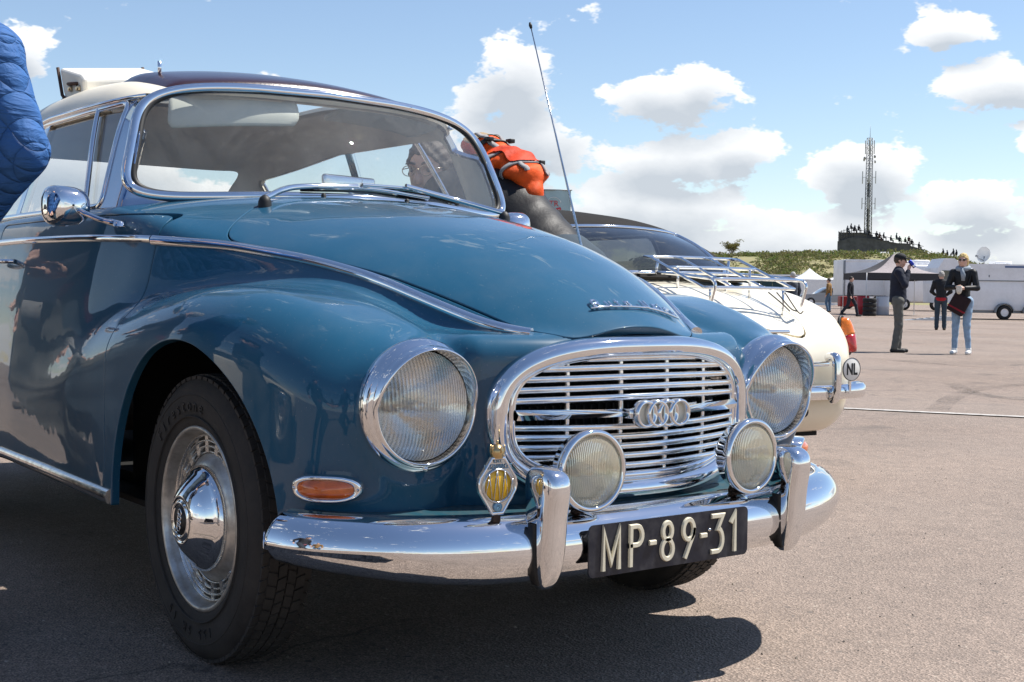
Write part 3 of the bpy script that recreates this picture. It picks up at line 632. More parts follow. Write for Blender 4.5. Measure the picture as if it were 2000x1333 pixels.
st = empty('steering_wheel', parent=CAR); c0 = Vector((-.93, .34, .98)); R_ = Matrix.Translation(c0) @ Matrix.Rotation(rad(62), 4, 'Y')
mb = MB(); mb.M = R_; mb.tube([(.19 * math.cos(a), .19 * math.sin(a), 0) for a in np.linspace(0, 2 * math.pi, 48, endpoint=False)], .011, 10, closed=True); mb.build('rim', mat('ivory_wheel', (.62, .56, .44), .35), st)
mb = MB(); mb.M = R_; mb.box((-.18, -.012, -.012), (.18, .012, .0)); mb.lathe([(0.0, .012), (.03, .01), (.04, -.02), (.02, -.10), (.02, -.40)], 20); mb.build('hub', M_black, st)
# sun visor on the passenger side, swung down behind the glass
M_visor = mat('visor_plastic', (.50, .53, .48), .45, var=.05)
Gv = []
for v_ in np.linspace(0, 1, 12):
    row = []
    for u_ in np.linspace(-1, 1, 30):
        uu = -.50 + .335 * u_ * (1 - .04 * v_); vv = .965 - .30 * v_ + .02 * u_ * v_
        row.append(wsS(np.array(uu), np.array(vv)) + np.array([-.055 - .03 * v_ + .012 * math.sin(v_ * 3), 0, 0]))
    Gv.append(row)
Gv = np.array(Gv); c_ = Gv.mean((0, 1))
for i in range(12):      # round the corners
    for j in range(30):
        a, b_ = abs(j - 14.5) / 14.5, abs(i - 5.5) / 5.5; k_ = (a ** 8 + b_ ** 5) ** (1 / 6.0)
        if k_ > 1: Gv[i, j] = c_ + (Gv[i, j] - c_) / k_
mb = MB(); mb.grid(Gv); mb.build('sun_visor', M_visor, CAR, solid=.012)
Gv2 = Gv.copy(); Gv2[..., 1] *= -1
for i in range(12): Gv2[i, :, 2] = Gv[0, :, 2] - .015 * i * .1; Gv2[i, :, 0] = Gv[0, :, 0] - .018 * i
mb = MB(); mb.grid(Gv2); mb.build('raised_visor', M_visor, CAR, solid=.012)
mi = empty('rear_view_mirror', parent=CAR)
mb = MB(); mb.M = Matrix.Translation((-.60, .02, 1.135)) @ Matrix.Rotation(rad(12), 4, 'Z'); mb.box((-.018, -.10, -.022), (.0, .10, .026), .012); mb.build('housing', M_chrome, mi)
mb = MB(); mb.tube([(-.60, .02, 1.085), (-.605, .02, 1.125)], .006, 8); mb.build('stem', M_chrome, mi)
# ---------------------------------------------------------------- front details of the blue car
def car_part(mb, name, m, parent=None, **k): return mb.build(name, m, parent if parent is not None else CAR, **k)
# grille: shell, inner frame, bars, rings
def xg(y, z, o=0.0): return .699 - .56 * np.asarray(y) ** 2 - .28 * (np.asarray(z) - .60) ** 2 + o
def sell(hw, hh, zc, n, k=160):
    a = np.linspace(0, 2 * np.pi, k, endpoint=False); c, s = np.cos(a), np.sin(a)
    return np.sign(c) * np.abs(c) ** (2 / n) * hw, zc + np.sign(s) * np.abs(s) ** (2 / n) * hh
GR = empty('grille', parent=CAR)
gy, gz = sell(.343, .150, .568, 2.9, 200); L = np.stack([xg(gy, gz), gy, gz], 1)
prof = [(.021, -.06), (.0225, -.014), (.020, .003), (.012, .014), (0, .019), (-.012, .015), (-.019, .006), (-.0225, -.012), (-.022, -.05)]
mb = MB(); sweep(mb, L, prof, closed=True, norms=np.tile([[1., 0, 0]], (200, 1))); car_part(mb, 'shell', M_chrome, GR)
gy, gz = sell(.318, .128, .574, 3.1, 200); L = np.stack([xg(gy, gz, -.008), gy, gz], 1)
mb = MB(); sweep(mb, L, [(.008, -.03), (.009, .004), (.004, .010), (-.004, .009), (-.008, .0), (-.008, -.03)], closed=True, norms=np.tile([[1., 0, 0]], (200, 1))); car_part(mb, 'inner_frame', M_chrome, GR)
def gw(z): return .316 * max(0.0, 1 - abs((z - .574) / .129) ** 3.1) ** (1 / 3.1)
M_bar = mat('grille_chrome', (.93, .93, .92), .14, 1.0, dirt=(.30, .27, .22), dscale=60, damt=.2)
for z in (.6075, .6285, .6495, .6700, .6890, .5530, .5325, .5120, .4915, .4705):
    w = gw(z) - .002
    if w < .05: continue
    yy = np.linspace(-w, w, 41); zz = z + .004 * np.cos(yy / .3 * 1.57) * np.sign(z - .58); L = np.stack([xg(yy, zz, -.012), yy, zz], 1)
    mb = MB(); sweep(mb, L, [(.0058, -.026), (.0072, .000), (.0064, .008), (.0022, .0120), (-.0036, .0110), (-.0068, .003), (-.0054, -.026)], norms=np.tile([[1., 0, .34]], (41, 1))); car_part(mb, 'bar', M_bar, GR)
for y in (-.195, -.066, .066, .195):
    zz = np.linspace(.574 - .124 * (1 - abs(y / .33) ** 3.1) ** .32, .574 + .124 * (1 - abs(y / .33) ** 3.1) ** .32, 21); L = np.stack([xg(y, zz, -.016), 0 * zz + y, zz], 1)
    mb = MB(); sweep(mb, L, [(.0040, -.012), (.0042, .003), (.002, .0075), (-.002, .0075), (-.0042, .003), (-.0040, -.012)], norms=np.tile([[1., 0, 0]], (21, 1))); car_part(mb, 'upright', M_bar, GR)
yy = np.linspace(-.315, .315, 81); zc_ = .580 + 0 * yy; h_ = .006 + .0055 * np.clip(np.abs(yy) / .3, 0, 1) ** .7; V = []
for y, h in zip(yy, h_):
    x0 = float(xg(y, .58, .004)); V.append([(x0 - .03, y, .58 + h), (x0 - .002, y, .58 + h), (x0 + .010, y, .58 + .002), (x0 + .004, y, .58 - h * .8), (x0 - .03, y, .58 - h)])
mb = MB(); mb.grid(np.array(V), closed_v=True); car_part(mb, 'centre_bar', M_chrome, GR, angle=28)
mb = MB(); yb = np.linspace(-.33, .33, 9); mb.grid(np.array([[(.50, y * .9, z) for y in yb] for z in (.40, .71)])); car_part(mb, 'radiator', mat('radiator_black', (.006, .006, .006), .7), GR)
mb = MB()
for y in np.arange(-.28, .29, .022): mb.box((.502, y - .002, .43), (.506, y + .002, .705))
car_part(mb, 'radiator_fins', mat('radiator_metal', (.05, .05, .05), .5, .6), GR)
mb = MB(); mb.grid(np.array([[(x, y, .718 - .3 * (x - .64)) for y in np.linspace(-.20, .20, 9)] for x in (.46, .650)])); car_part(mb, 'bonnet_gap_shade', M_dark)  # black sheet added as the shade in the gap under the bonnet lip
EM = empty('ring_emblem', (.027, .0, 0), parent=CAR)
for i in range(4):
    y = -.0465 + .031 * i; c = (.712 + .0018 * (i % 2), y, .580)
    mb = MB(); mb.lathe([(.0215, -.012), (.0285, -.012), (.0300, -.002), (.0285, .007), (.0250, .009), (.0220, .006), (.0215, -.012)], 40, 'x', c); o = car_part(mb, 'ring', M_chrome, EM)
    mb = MB(); mb.lathe([(0, -.002), (.0225, -.002)], 32, 'x', (.7095 + .0006 * i, y, .580)); car_part(mb, 'infill', mat('ivory_enamel', (.90, .85, .70), .5, coat=.15), EM)
mb = MB(); mb.box((.672, -.078, .570), (.700, .078, .590), .004); car_part(mb, 'backing', M_chrome, EM)

# headlamps
def lens_mat(name, col, dense, freq, warm=0.0):
    m = bpy.data.materials.new(name); m.use_nodes = True; t = m.node_tree; t.nodes.clear()
    tc = nd(t, 'ShaderNodeTexCoord'); sp = nd(t, 'ShaderNodeSeparateXYZ'); t.links.new(tc.outputs['Object'], sp.inputs[0])
    zone = mth(t, 'ADD', .5, mth(t, 'MULTIPLY', mth(t, 'GREATER_THAN', mth(t, 'ABSOLUTE', mth(t, 'ADD', sp.outputs[2], .028)), .020), .5))
    w = mth(t, 'MULTIPLY', mth(t, 'SINE', mth(t, 'MULTIPLY', sp.outputs[1], freq)), zone)
    nz_ = nd(t, 'ShaderNodeTexNoise', i_Scale=70.0, i_Detail=3.0); t.links.new(tc.outputs['Object'], nz_.inputs['Vector'])
    hgt = mth(t, 'ADD', w, mth(t, 'MULTIPLY', nz_.outputs[0], .5))
    bn = nd(t, 'ShaderNodeBump', i_Strength=.85, i_Distance=.0013); t.links.new(hgt, bn.inputs['Height'])
    gl = nd(t, 'ShaderNodeBsdfGlossy', i_Roughness=.05); t.links.new(bn.outputs[0], gl.inputs['Normal'])
    tr = nd(t, 'ShaderNodeBsdfTransparent'); t.links.new(mixc(t, mth(t, 'POWER', mth(t, 'ADD', .5, mth(t, 'MULTIPLY', w, .5)), 3.0), col, tuple(c_ * .55 for c_ in col)), tr.inputs[0])
    df = nd(t, 'ShaderNodeBsdfDiffuse'); df.inputs[0].default_value = (*dense, 1); t.links.new(bn.outputs[0], df.inputs['Normal'])
    m2 = nd(t, 'ShaderNodeMixShader'); m2.inputs[0].default_value = .06 + warm; t.links.new(tr.outputs[0], m2.inputs[1]); t.links.new(df.outputs[0], m2.inputs[2])
    lw = nd(t, 'ShaderNodeLayerWeight', i_Blend=.25); t.links.new(bn.outputs[0], lw.inputs['Normal'])
    m3 = nd(t, 'ShaderNodeMixShader'); t.links.new(mth(t, 'ADD', .12, mth(t, 'MULTIPLY', lw.outputs[1], .4), clamp=True), m3.inputs[0]); t.links.new(m2.outputs[0], m3.inputs[1]); t.links.new(gl.outputs[0], m3.inputs[2])
    o = nd(t, 'ShaderNodeOutputMaterial'); t.links.new(m3.outputs[0], o.inputs[0]); return m
M_lens = lens_mat('fluted_glass', (.98, .98, .95), (.80, .80, .74), 900, .03)
M_foglens = lens_mat('fluted_yellowed_glass', (.96, .92, .74), (.82, .77, .58), 1500, .34)
M_refl = mat('lamp_reflector', (.97, .97, .95), .14, 1.0, bump=.15, bscale=40)
def headlamp(s):
    h = empty('headlamp', (.590, s * .506, .604), parent=CAR)
    K = 72; th = np.linspace(0, 2 * np.pi, K, endpoint=False)
    # rim widens into a peak over the lens
    def ringrow(r, x, peak):
        k = np.clip(np.sin(th), 0, 1) ** .75; return np.stack([x + peak * k, np.cos(th) * r, np.sin(th) * r * 1.0], 1)
    rows = [ringrow(.1300, -.016, 0), ringrow(.1325, .000, 0), ringrow(.1315, .008, .001), ringrow(.1270, .015, .004), ringrow(.1220, .019, .007), ringrow(.1200, .0195, .010), ringrow(.1190, .022, .018), ringrow(.1165, .026, .028), ringrow(.1130, .028, .034), ringrow(.1110, .027, .034), ringrow(.1095, .020, .022), ringrow(.1085, .010, 0), ringrow(.1085, -.02, 0)]
    mb = MB(); mb.grid(np.array(rows), closed_v=True); mb.build('rim', M_chrome, h)
    mb = MB(); mb.lathe([(0, .046), (.02, .0454), (.04, .0432), (.06, .0390), (.08, .0320), (.096, .0230), (.104, .013), (.1085, .004)], 64, 'x'); mb.build('lens', M_lens, h)
    mb = MB(); mb.lathe([(0.004, -.085), (.02, -.080), (.045, -.062), (.07, -.035), (.09, -.012), (.1075, .006)], 48, 'x'); mb.build('reflector', M_refl, h)
    mb = MB(); mb.lathe([(0, .012), (.008, .010), (.011, .0), (.011, -.03), (.014, -.05), (.014, -.09)], 20, 'x'); mb.build('bulb', mat('lamp_bulb', (.75, .75, .72), .1, .6), h)
    mb = MB(); mb.lathe([(.1070, .006), (.1095, .002), (.1095, -.03)], 48, 'x'); mb.build('seal', M_black, h)
    mb = MB(); mb.lathe([(0, .006), (.004, .005), (.006, 0)], 12, 'x', (.022, 0, -.121)); mb.build('screw', M_chrome_old, h)
    return h
for s in (-1, 1): headlamp(s)
# fog lamps
for s in (-1, 1):
    f = empty('fog_lamp', (.778, s * .227, .480), parent=CAR); f.rotation_euler = (0, 0, s * rad(2))
    mb = MB(); mb.lathe([(0, -.062), (.03, -.060), (.055, -.050), (.072, -.030), (.0785, -.008), (.0815, -.004), (.0825, .004), (.0810, .011), (.0760, .014), (.0715, .012), (.0705, .004)], 56, 'x'); mb.build('shell', M_chrome, f)
    mb = MB(); mb.lathe([(0, .024), (.02, .0232), (.04, .0205), (.056, .0160), (.066, .0110), (.0715, .006)], 48, 'x'); mb.build('lens', M_foglens, f)
    mb = MB(); mb.lathe([(0.004, -.040), (.03, -.028), (.05, -.012), (.0705, .004)], 40, 'x'); mb.build('reflector', M_refl, f)
    mb = MB(); mb.lathe([(0, .004), (.009, .002), (.012, -.012), (.012, -.04)], 16, 'x'); mb.build('bulb', MATS['lamp_bulb'], f)
    mb = MB(); mb.tube([(-.035, 0, -.060), (-.045, 0, -.085)], .012, 12); mb.box((-.075, -.022, -.098), (-.02, .022, -.082), .004); mb.build('bracket', mat('rusty_bracket', (.05, .03, .022), .7, .2, var=.4, vscale=60), f)

# bumper, overriders, valance, plate
half = spline([(.790, 0), (.789, .12), (.785, .26), (.774, .40), (.744, .52), (.694, .625), (.620, .712), (.560, .758), (.510, .779), (.478, .787)], 60)
path = np.concatenate([np.stack([half[::-1, 0], -half[::-1, 1]], 1), half[1:]])
def bump_z(y): return .008 * np.clip((np.abs(y) - .3) / .5, 0, 1)
bp = [(.062 * math.cos(rad(a)) - .052, .332 + .067 * math.sin(rad(a))) for a in np.linspace(-82, 80, 15)] + [(-.060, .400), (-.062, .392)] + [(.050 * math.cos(rad(a)) - .052, .332 + .058 * math.sin(rad(a))) for a in (70, 35, 0, -35, -70)]
V = []
for i in range(len(path)):
    d = path[min(i + 1, len(path) - 1)] - path[max(i - 1, 0)]; d /= np.linalg.norm(d); n = np.array([d[1], -d[0]])
    e = min(1.0, (min(i, len(path) - 1 - i) + .35) / 5.0) ** .5; zm = .335
    V.append([(path[i, 0] + n[0] * (o - .02 * (1 - e)), path[i, 1] + n[1] * (o - .02 * (1 - e)), zm + (z - zm) * e + bump_z(path[i, 1]) + (.030 * np.clip((abs(path[i, 1]) - .45) / .33, 0, 1) ** 1.4 if z < .33 else 0)) for o, z in bp])
V = np.array(V)
BP = empty('front_bumper', parent=CAR)
mb = MB(); mb.grid(V, closed_v=True); mb.add(V[0], [tuple(range(len(bp)))]); mb.add(V[-1], [tuple(range(len(bp)))]); car_part(mb, 'blade', M_chrome, BP)
def overrider(s):
    o = empty('overrider', (0, s * .344, 0), parent=BP)
    zz = np.array([.262, .270, .285, .31, .35, .39, .42, .445, .465, .480, .490, .496, .499]); fr = np.array([.792, .803, .812, .820, .826, .828, .832, .838, .839, .834, .823, .808, .790]); bk = np.array([.772, .760, .752, .750, .748, .746, .744, .742, .742, .744, .750, .760, .775])
    wd_ = np.array([.010, .019, .025, .028, .0295, .030, .0305, .031, .031, .030, .026, .018, .006]); V = []
    for z, f, b_, w in zip(zz, fr, bk, wd_):
        a = np.linspace(0, 2 * np.pi, 32, endpoint=False); cx, rx = (f + b_) / 2, (f - b_) / 2
        V.append(np.stack([cx + rx * np.sign(np.cos(a)) * np.abs(np.cos(a)) ** .62, w * np.sign(np.sin(a)) * np.abs(np.sin(a)) ** .62, 0 * a + z], 1))
    V = np.array(V); mb = MB(); mb.grid(V, closed_v=True); mb.add(V[0], [tuple(range(32))]); mb.add(V[-1], [tuple(range(32))]); mb.build('body', M_chrome, o, sub=1)
    V2 = V[1:6].copy(); V2[..., 0] = np.minimum(V2[..., 0], .792); V2[..., 1] *= 1.10; V2[..., 0] = np.maximum(V2[..., 0], .770); mb = MB(); mb.grid(V2, closed_v=True); mb.build('rubber_seal', M_black, o)
for s in (-1, 1): overrider(s)
# painted filler shelf between body and bumper
yy = np.linspace(-.70, .70, 81); xi = xfront(np.abs(yy), np.full(81, .385)) - .02; xi[np.abs(yy) > .66] = .50
xo = np.interp(np.abs(yy), half[:, 1], half[:, 0]) - .040
mb = MB(); mb.grid(np.array([np.stack([xi + (np.maximum(xo, xi + .005) - xi) * q, yy, .396 - .010 * q + 0 * yy + bump_z(yy)], 1) for q in np.linspace(0, 1, 6)]))
car_part(mb, 'bumper_shelf', mat('weathered_blue_paint', (.012, .070, .098), .38, coat=.25, dirt=(.10, .085, .065), dscale=30, damt=.38), solid=.004)
PL = empty('number_plate', (.804, -.028, .325), parent=CAR)
def rrect(w, h, r, k=6):
    o = []
    for cx, cy, a0 in ((w - r, h - r, 0), (-w + r, h - r, 90), (-w + r, -h + r, 180), (w - r, -h + r, 270)):
        for j in range(k + 1): a = rad(a0 + 90 * j / k); o.append((cx + r * math.cos(a), cy + r * math.sin(a)))
    return o
mb = MB(); mb.prism(rrect(.224, .0515, .012), -.0015, .0015, 'x'); mb.build('plate', mat('plate_blue_black', (.006, .008, .018), .32, dirt=(.22, .21, .20), dscale=22, damt=.18), PL)
def arc(cx, cy, rx, ry, a0, a1, n=14): return [(cx + rx * math.cos(rad(a)), cy + ry * math.sin(rad(a))) for a in np.linspace(a0, a1, n)]
GLY = {'M': [[(-.5, -1), (-.5, 1), (0, -.72), (.5, 1), (.5, -1)]], 'P': [[(-.42, -1), (-.42, 1), (.05, 1)] + arc(.05, .5, .42, .5, 90, -90, 12) + [(-.42, 0)]],
       '8': [arc(0, .52, .36, .46, 0, 360, 22)[:-1] + [(.36, .52)], arc(0, -.47, .44, .53, 0, 360, 24)[:-1] + [(.44, -.47)]],
       '9': [arc(0, .45, .43, .55, 0, 360, 24)[:-1] + [(.43, .45)], [(.42, .40), (.36, .1), (-.22, -1)]],
       '3': [[(-.42, 1), (.40, 1), (.0, .28)] + arc(-.02, -.36, .44, .64, 80, -90, 14) + [(-.42, -1)]], '1': [[(-.28, .62), (.05, 1), (.05, -1)]], '-': [[(-.12, 0), (.12, 0)]]}
def glyph(mb, ch, cx, cy, w, h, st, dp, x0=0.0, sgn=1):
    """raised square strokes facing +x; text runs along +y"""
    for ln in GLY[ch]:
        P = np.array([(cx + sgn * u * w, cy + v * h) for u, v in ln], float); cl = np.linalg.norm(P[0] - P[-1]) < 1e-6
        if cl: P = P[:-1]
        m = len(P); Lf = []; Rt = []
        for i in range(m):
            a = P[(i - 1) % m] if (cl or i) else P[i]; b_ = P[(i + 1) % m] if (cl or i < m - 1) else P[i]
            d1 = P[i] - a; d2 = b_ - P[i]; n1 = np.array([-d1[1], d1[0]]); n2 = np.array([-d2[1], d2[0]])
            l1, l2 = np.linalg.norm(n1), np.linalg.norm(n2); n1 = n1 / l1 if l1 else n2 / l2; n2 = n2 / l2 if l2 else n1
            n = n1 + n2; n /= np.linalg.norm(n); k = min(1 / max(n.dot(n1), .3), 2.2); e = np.zeros(2)
            if not cl and i == 0: e = -d2 / l2 * st * .5
            if not cl and i == m - 1: e = d1 / l1 * st * .5
            Lf.append(P[i] + e + n * st * k * .5); Rt.append(P[i] + e - n * st * k * .5)
        Lf, Rt = np.array(Lf), np.array(Rt); z = lambda Q, x: np.stack([np.full(m, x0 + x), Q[:, 0], Q[:, 1]], 1)
        cy_, V = None, np.stack([z(Lf, -.001), z(Lf, dp * .6), z(Lf * .86 + Rt * .14, dp), z(Rt * .86 + Lf * .14, dp), z(Rt, dp * .6), z(Rt, -.001)], 1)
        mb.grid(V, closed_u=cl, closed_v=True)
        if not cl: mb.add(V[0], [tuple(range(6))], False); mb.add(V[-1], [tuple(range(6))], False)
M_ivory = mat('ivory_lettering', (.72, .66, .50), .45, var=.08, vscale=60)
cx = -.168
for ch, w, adv in (('M', .030, .066), ('P', .025, .045), ('-', .024, .041), ('8', .0255, .060), ('9', .0255, .044), ('-', .024, .042), ('3', .0250, .050), ('1', .021, .03)):
    mb = MB(); glyph(mb, ch, cx, .002, w * 1.36, .0375, .0100, .0052, .0015); mb.build('character', M_ivory, PL, angle=40); cx += adv
for yy_ in (-.115, .108): mb = MB(); mb.lathe([(0, .005), (.0025, .0045), (.004, .0015)], 10, 'x', (0, yy_, .012)); mb.build('bolt', M_chrome_old, PL)
# indicators
def oval(s, on_front):
    c = np.array([.523, s * .671, .448]); n = grad(body_f, c[None])[0]; n[1] *= 1; n /= np.linalg.norm(n); 
    if s > 0: n = np.array([n[0], abs(n[1]), n[2]])
    u = np.cross([0, 0, 1], n); u /= np.linalg.norm(u); v = np.cross(n, u); t_ = empty('indicator', parent=CAR); c = c + n * .018
    def loop(hw, hh, d, k=48):
        a = np.linspace(0, 2 * np.pi, k, endpoint=False); q = np.stack([hw * np.sign(np.cos(a)) * np.abs(np.cos(a)) ** .72, hh * np.sign(np.sin(a)) * np.abs(np.sin(a)) ** .85], 1)
        P = c + u * q[:, :1] + v * q[:, 1:]; P = P - n * (3.2 * q[:, :1] ** 2) ; return P + n * d
    mb = MB(); mb.grid(np.array([loop(.068, .0250, -.034), loop(.070, .0265, .003), loop(.0665, .0245, .0065), loop(.058, .0195, .007), loop(.056, .0182, .003)]), closed_v=True); mb.build('bezel', M_chrome, t_)
    M_amber = mat('amber_plastic', (.62, .12, .012), .16, coat=1, var=.25, vscale=40, spec=.6)
    mb = MB(); g_ = [loop(.0565 * k_, .0185 * k_, .005 + .013 * (1 - k_ ** 2)) for k_ in (1, .9, .75, .5, .25, .01)]; mb.grid(np.array(g_), closed_v=True); mb.build('lens', M_amber, t_)
    for q in (-.063, .063):
        mb = MB(); p = c + u * q - n * (3.2 * q * q) + n * .006; mb.M = Matrix.Translation(p); mb.lathe([(0, .003), (.0025, .002), (.003, -.002)], 10, 'x'); mb.build('screw', M_chrome_old, t_)
for s in (-1, 1): oval(s, True)

# trim strips, door furniture
def side_strip(name, xs, zfun, s, w, h, m):
    zz = zfun(xs); yy = yside(xs, zz); L = np.stack([xs, s * yy, zz], 1); n = grad(body_f, L); mb = MB(); sweep(mb, L, rprof(w, h, 5), norms=n); return car_part(mb, name, m)
for s in (-1, 1):
    xs = np.linspace(-.433, .598, 112); zz = zStrip(xs) - .002; lo_, hi_ = yS(xs) - .12, yS(xs) + .05
    for _ in range(40): md_ = (lo_ + hi_) / 2; w_ = body_f(xs, md_, zz) < 0; lo_ = np.where(w_, md_, lo_); hi_ = np.where(w_, hi_, md_)
    yy = lo_; bl = np.clip((xs - .12) / .25, 0, 1); bl = bl * bl * (3 - 2 * bl); y2 = yS(xs) + .006; yy = yy * (1 - bl) + y2 * bl; zz = zz * (1 - bl) + ztop(xs, y2) * bl
    k = np.exp(-.5 * (np.arange(-9, 10) / 4.) ** 2); k /= k.sum(); sm = lambda a: np.convolve(np.pad(a, 9, mode='reflect', reflect_type='odd'), k, 'valid')
    yy = sm(yy); zz = sm(zz); L = np.stack([xs, s * yy, zz], 1); n = grad(body_f, L)
    n /= np.linalg.norm(n, axis=1)[:, None]; mb = MB(); sweep(mb, L + n * .001, rprof(.0130, .011, 5), norms=n); car_part(mb, 'bonnet_side_strip', M_chrome)
    side_strip('door_strip', np.linspace(-1.497, -.439, 60), zStrip, s, .010, .009, M_chrome); side_strip('rear_strip', np.linspace(-3.1, -1.506, 60), zStrip, s, .010, .009, M_chrome)
    side_strip('sill_strip', np.linspace(-1.5, -.428, 40), lambda x: .318 + 0 * x, s, .017, .012, M_chrome_old); side_strip('sill_end', np.linspace(-.424, -.375, 6), lambda x: .318 + 0 * x, s, .018, .014, M_chrome_old)
# lettering on the bonnet, joined by a bar
SCR = {'A': ([[(-.45, -1), (-.45, .75), (-.2, 1), (.4, 1), (.45, .7), (.45, -1)], [(-.45, -.1), (.45, -.1)]], 1.15), 'u': ([[(-.4, .35), (-.4, -.8), (-.2, -1), (.35, -1), (.4, -.8), (.4, .35)]], .95), 't': ([[(-.05, .9), (-.05, -1), (.3, -1)], [(-.4, .3), (.35, .3)]], .8),
       'o': ([[(-.4, .3), (-.4, -1), (.4, -1), (.4, .3), (-.4, .3)]], 1.0), ' ': ([], .75), 'U': ([[(-.5, 1), (-.5, -.7), (-.3, -1), (.35, -1), (.5, -.7), (.5, 1)]], 1.2), 'n': ([[(-.4, -1), (-.4, .3), (.3, .3), (.4, .1), (.4, -1)]], .95), 'i': ([[(0, -1), (0, .35)], [(0, .75), (0, .95)]], .5)}
BD = empty('bonnet_script', parent=CAR); M_script = M_chrome
tot = sum(SCR[c_][1] for c_ in 'Auto Union'); y0, y1 = -.085, .198; pos = 0
def onhood(y, q): 
    xb = .606 - .16 * y * y * 5 - .11 * q; z_ = float(ztop(np.array([xb]), np.array([abs(y)]))[0]); return np.array([xb, y, z_])
mbk = MB()
for c_ in 'Auto Union':
    strokes, adv = SCR[c_]; yc = y0 + (y1 - y0) * (pos + adv / 2) / tot; pos += adv
    if not strokes: continue
    mb = MB()
    for stt in strokes:
        pts = [onhood(yc + .0135 * a, .10 * (b_ + 1)) for a, b_ in stt]; mb.tube([p + np.array([.0055, 0, .005]) for p in pts], .0030, 6)
    mb.build('letter', M_script, BD)
pts = [onhood(y, .0) for y in np.linspace(y0, y1, 24)]; mb = MB(); mb.tube([p + np.array([.005, 0, .004]) for p in pts], .0028, 6); mb.build('underline', M_script, BD)
# door mirrors
def door_mirror(s):
    r = empty('door_mirror', parent=CAR); f = (-.545, s * .688, .988); h = (-.655, s * .775, 1.032)
    mb = MB(); mb.tube(spline([f, (-.585, s * .725, 1.000), (-.62, s * .755, 1.018), h], 16), [.009] * 3 + [.007] * 14, 12); mb.lathe([(.016, -.006), (.014, .004), (.008, .008)], 16, 'z', (f[0], f[1], f[2])); mb.build('arm', M_chrome, r)
    mb = MB(); mb.M = Matrix.Translation((-.660, s * .780, 1.035)) @ Matrix.Rotation(s * rad(-4), 4, 'Z'); prof_ = []
    for x_, k_ in ((.036, .05), (.034, .35), (.028, .62), (.016, .84), (.0, .96), (-.02, 1.0), (-.024, .97), (-.018, .92)):
        a = np.linspace(0, 2 * np.pi, 40, endpoint=False); prof_.append(np.stack([0 * a + x_, .062 * k_ * np.sign(np.cos(a)) * np.abs(np.cos(a)) ** .7, .052 * k_ * np.sign(np.sin(a)) * np.abs(np.sin(a)) ** .7 * (1 + .12 * np.cos(a) * s)], 1))
    P = np.array(prof_); mb.grid(P, closed_v=True); mb.build('shell', M_chrome, r); mb = MB(); mb.M = Matrix.Translation((-.660, s * .780, 1.035)) @ Matrix.Rotation(s * rad(-4), 4, 'Z'); mb.add(P[-1], [tuple(range(40))]); mb.build('glass', M_refl, r); return r
door_mirror(-1); FM = door_mirror(1); FM.location = (-.09, -.045, .012)
for s in (-1, 1):
    mb = MB(); z_ = .90; y_ = float(yside(np.array([-1.38]), np.array([z_]))[0]); mb.tube(spline([(-1.30, s * (y_ + .0), z_), (-1.32, s * (y_ + .035), z_), (-1.42, s * (y_ + .04), z_), (-1.46, s * (y_ + .03), z_)], 14), .010, 10, ell=(1, .7)); car_part(mb, 'door_handle', M_chrome)
# wipers
def wiper(px0, elbow, tip, b0, b1):
    w = empty('wiper', parent=CAR)
    mb = MB(); mb.lathe([(.018, -.02), (.017, .004), (.013, .014), (.006, .020), (0, .021)], 18, 'z', px0); mb.build('pivot', M_black, w)
    P = spline([np.array(px0) + [0, 0, .014], elbow, tip], 22); mb = MB(); sweep(mb, P, [(.008, -.003), (.007, .004), (.003, .007), (-.003, .007), (-.007, .004), (-.008, -.003)], norms=np.tile([[.75, 0, .66]], (len(P), 1))); mb.build('arm', M_chrome, w)
    P = spline([b0, (np.array(b0) + np.array(b1)) / 2 + [.012, 0, .010], b1], 20); mb = MB(); sweep(mb, P, [(.004, -.006), (.004, .004), (0, .007), (-.004, .004), (-.004, -.006)], norms=np.tile([[.75, 0, .66]], (len(P), 1))); mb.build('blade_holder', M_chrome, w)
    mb = MB(); q = np.array([-.012, 0, -.006]); sweep(mb, P + q, [(.003, -.005), (.003, .005), (-.003, .005), (-.003, -.005)], norms=np.tile([[.75, 0, .66]], (len(P), 1))); mb.build('rubber', M_black, w)
def scr(u_, v_, o=.02): return wsS(np.array(u_), np.array(v_)) + np.array([o * .8, 0, o * .6])
wiper((-.360, -.372, 1.050), (-.45, -.24, 1.104), scr(-.05, .06, .022), scr(-.30, .05, .016), scr(.36, .03, .016))
wiper((-.400, .43, 1.050), (-.47, .32, 1.098), scr(.22, .10, .024), scr(-.02, .085, .018), scr(.60, .055, .018))
for y_ in (-.15, .12): mb = MB(); mb.lathe([(.008, -.01), (.007, .006), (.003, .010), (0, .0105)], 12, 'z', (-.452, y_, 1.083)); car_part(mb, 'washer_jet', M_black)
# aerial on the far wing
aer = empty('aerial', parent=CAR); a0 = np.array([-.20, .585, .90]); a1 = np.array([-.487, .585, 1.655])
mb = MB(); mb.tube([a0 + [0, 0, -.04], a0, a0 + (a1 - a0) * .45, a1], [.005, .004, .003, .0018], 8); mb.build('mast', M_chrome_old, aer)
mb = MB(); mb.tube([a1 - (a1 - a0) * .012, a1, a1 + (a1 - a0) * .012], [.004, .0055, .003], 10); mb.build('tip', M_black, aer)
